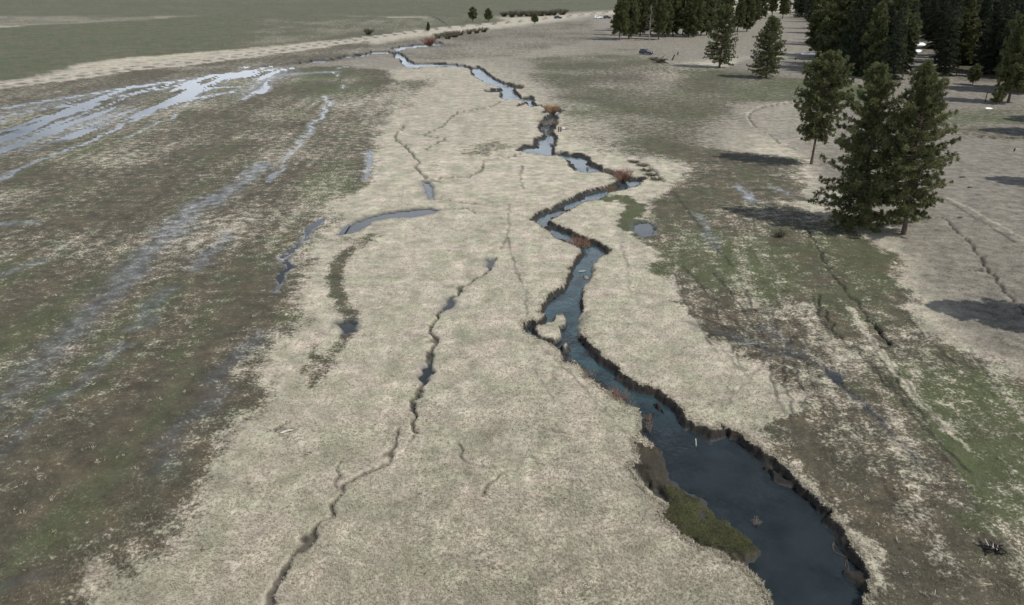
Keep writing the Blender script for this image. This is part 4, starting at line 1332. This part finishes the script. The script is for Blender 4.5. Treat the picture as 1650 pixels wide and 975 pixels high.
def car(loc, rz, paint, label, group=None):
    import bmesh
    root = empty('parked_car', loc, label, 'car', group, rz)
    # side profile extruded across, roof narrower than the sills
    prof = [(-2.2, .35), (-2.25, .75), (-2.15, 1.0), (-1.95, 1.62), (-1.5, 1.72), (.1, 1.70), (.85, 1.08), (1.95, .98), (2.2, .80), (2.25, .40)]
    bm = bmesh.new()
    rings = []
    for yy, inset in ((-.93, 0), (-.90, .0), (.90, 0), (.93, 0)):
        ring = []
        for x, z in prof:
            wdt = 1 - .17 * max(0, (z - .95) / .75)
            e = .985 if abs(yy) > .91 else 1
            ring.append(bm.verts.new((x * e, yy * wdt, .35 + (z - .35) * e)))
        rings.append(ring)
    n = len(prof)
    for a, b in zip(rings[:-1], rings[1:]):
        for i in range(n):
            bm.faces.new((a[i], a[(i + 1) % n], b[(i + 1) % n], b[i]))
    bm.faces.new(rings[0][::-1])
    bm.faces.new(rings[-1])
    bmesh.ops.recalc_face_normals(bm, faces=bm.faces)
    me = bpy.data.meshes.new('car_body')
    bm.to_mesh(me)
    bm.free()
    me.materials.append(M[paint])
    body = obj('body', me, root)

    def quad_slab(name, pts, mat, off):
        V = [tuple(p) for p in pts] + [tuple(np.array(p) - np.array(off)) for p in pts]
        F = [(0, 1, 2, 3), (7, 6, 5, 4)] + [(i, (i + 1) % 4 + 0, (i + 1) % 4 + 4, i + 4) for i in range(4)]
        return obj(name, mesh_np(name, V, F, None, M[mat]), root)
    for s in (-1, 1):
        y0, y1 = s * (.93 * (1 - .17 * .22) + .012), s * (.93 * (1 - .17 * .88) + .012)
        quad_slab('side_window', [(-1.85, y0, 1.14), (.55, y0, 1.14), (.02, y1, 1.61), (-1.6, y1, 1.61)], 'glass', (0, s * .02, 0))
        quad_slab('headlight', [(2.20, s * .55, .86), (2.20, s * .85, .86), (2.262, s * .85, .68), (2.262, s * .55, .68)], 'lamp_glass', (.03, 0, 0))
    quad_slab('windscreen', [(.83, -.78, 1.125), (.83, .78, 1.125), (.18, .70, 1.665), (.18, -.70, 1.665)], 'glass', (.02, 0, .02))
    quad_slab('rear_window', [(-2.135, -.72, 1.1), (-2.135, .72, 1.1), (-1.985, .68, 1.58), (-1.985, -.68, 1.58)], 'glass', (-.03, 0, 0))
    t = np.linspace(0, 2 * math.pi, 19)[:-1]
    for x in (-1.4, 1.4):
        for s in (-1, 1):
            def lathe(rs):
                V = np.vstack([np.stack([r_ * np.cos(t), np.full(18, yy), r_ * np.sin(t)], 1) for r_, yy in rs])
                i = np.arange(len(rs) * 18).reshape(-1, 18)
                j = np.roll(i, -1, 1)
                return V, np.stack([i[:-1].ravel(), j[:-1].ravel(), j[1:].ravel(), i[1:].ravel()], 1)
            V, F = lathe([(.2, -.1), (.33, -.11), (.36, -.07), (.36, .07), (.33, .11), (.2, .1)])
            wh = obj('wheel', mesh_np('tyre', V, F, None, M['rubber']), root, (x, s * .84, .36))
            V, F = lathe([(.01, -.07), (.1, -.09), (.21, -.08), (.21, .08), (.1, .09), (.01, .07)])
            obj('rim', mesh_np('rim', V, F, None, M['steel']), wh)
    return root


car(at(1041, 88), R(-35), 'paint_dark', 'dark car parked alone in the grass before the far grove')
car(at(964, 30), R(10), 'paint_white', 'white car on the far road left of the grove')
car(at(978, 30), R(12), 'paint_dark', 'dark car right of the white car on the far road')
car(at(899, 30), R(15), 'paint_dark', 'dark car on the road left of the white car')

# ------------------------------------------------------------------ grass: real tufts on the near meadow and hanging over the banks
g = np.random.default_rng(77)
NT = 190000
i0 = int(np.argmin(np.abs(deps - 46.5)))
i1 = int(np.argmin(np.abs(deps - 15)))
ri = g.integers(i0, i1, NT)
j0, j1 = int(np.argmin(np.abs(ang + 42))), int(np.argmin(np.abs(ang - 42)))
ci = g.integers(j0, j1, NT)
vi = idx[ri, ci]
ok = ((sd[vi] > .05) | (isl_m[vi] > .6)) & (soil[vi] < .25) & (wet[vi] < .3) & (g.uniform(0, 1, NT) < np.clip(pale[vi] * 1.2, .10, 1))
vi = vi[ok]
q = V_ = np.stack([X[vi], Y[vi], Z[vi]], 1)
q = q + np.stack([g.normal(0, .03, len(q)), g.normal(0, .03, len(q)), np.full(len(q), -.01)], 1)
fa = fbm(q[:, 0] * .22, q[:, 1] * .22, 19, 3) * 14 + g.normal(0, .7, len(q))
axs = np.stack([np.cos(fa), np.sin(fa), np.full(len(q), .34)], 1)
tint = np.clip(.28 + .55 * sst(.15, .75, pale[vi]) + .3 * (fbm(q[:, 0] * .6, q[:, 1] * .6, 9, 3) - .5) + g.normal(0, .07, len(q)) - .25 * grey[vi], 0, 1)
v1, f1, t1 = blades(q, axs, 5, .17, .020, .5, g, tint)
# the odd bleached tussock standing out of the dark wet ground
ti = idx[g.integers(i0, i1, 9000), g.integers(j0, j1, 9000)]
ti = ti[(sd[ti] > .4) & (soil[ti] < .2) & (pale[ti] < .42) & (g.uniform(0, 1, len(ti)) < .08)]
q3 = np.stack([X[ti], Y[ti], Z[ti]], 1)
q3 = np.repeat(q3, 3, 0) + g.normal(0, .07, (len(q3) * 3, 3)) * [1.6, 1, .1]
v3, f3, t3 = blades(q3, np.tile([0, 0, .5], (len(q3), 1)) + g.normal(0, .5, q3.shape), 7, .21, .035, .6, g, np.clip(g.normal(.95, .08, len(q3)), 0, 1))
# fringe
cand = np.nonzero((sd > .03) & (sd < .20) & (RD < 150) & (RD > 20))[0]
cand = g.choice(cand, min(len(cand), 26000), replace=False)
q = np.stack([X[cand], Y[cand], Z[cand]], 1)
sx = np.zeros((len(q), 3))
sx[:, 2] = .25
axs = sx + g.normal(0, .6, (len(q), 3)) * [1, 1, .35]
v2, f2, t2 = blades(q, axs, 5, .20, .04, .4, g, np.clip(g.normal(.85, .1, len(q)), 0, 1))
wi = np.nonzero((km * kmo > .45) & (RD < 60))[0]
wi = g.choice(wi, min(len(wi), 9000), replace=False) if len(wi) else wi
q4 = np.stack([X[wi], Y[wi], Z[wi]], 1)
v4, f4, t4 = blades(q4, np.tile([0, 0, .5], (len(q4), 1)) + g.normal(0, .5, q4.shape), 5, .08, .022, .7, g, np.clip(fbm(q4[:, 0] * 1.3, q4[:, 1] * 1.3, 12, 3) * 1.6 - .3 + g.normal(0, .15, len(q4)), 0, 1))
M['weed'] = attr_mat("pond_weed", (0.038, 0.036, 0.018), (0.115, 0.125, 0.040), 0.8, trans=0.15)
tag(obj('pond_weed', mesh_np('pond_weed', v4, f4, {'tint': t4}, M['weed'])), 'olive green weed growing on the low shelf at the left of the near pool', 'weed', kind='stuff')
Vg, Fg = np.vstack([v1, v2, v3]), np.vstack([f1, f2 + len(v1), f3 + len(v1) + len(v2)])
tag(obj('grass', mesh_np('grass', Vg, Fg, {'tint': np.concatenate([t1, t2, t3])}, M['grass'])),
    'dry straw-coloured grass tufts over the near meadow and the bank lips', 'grass', kind='stuff')
print('grass blades', len(Fg))
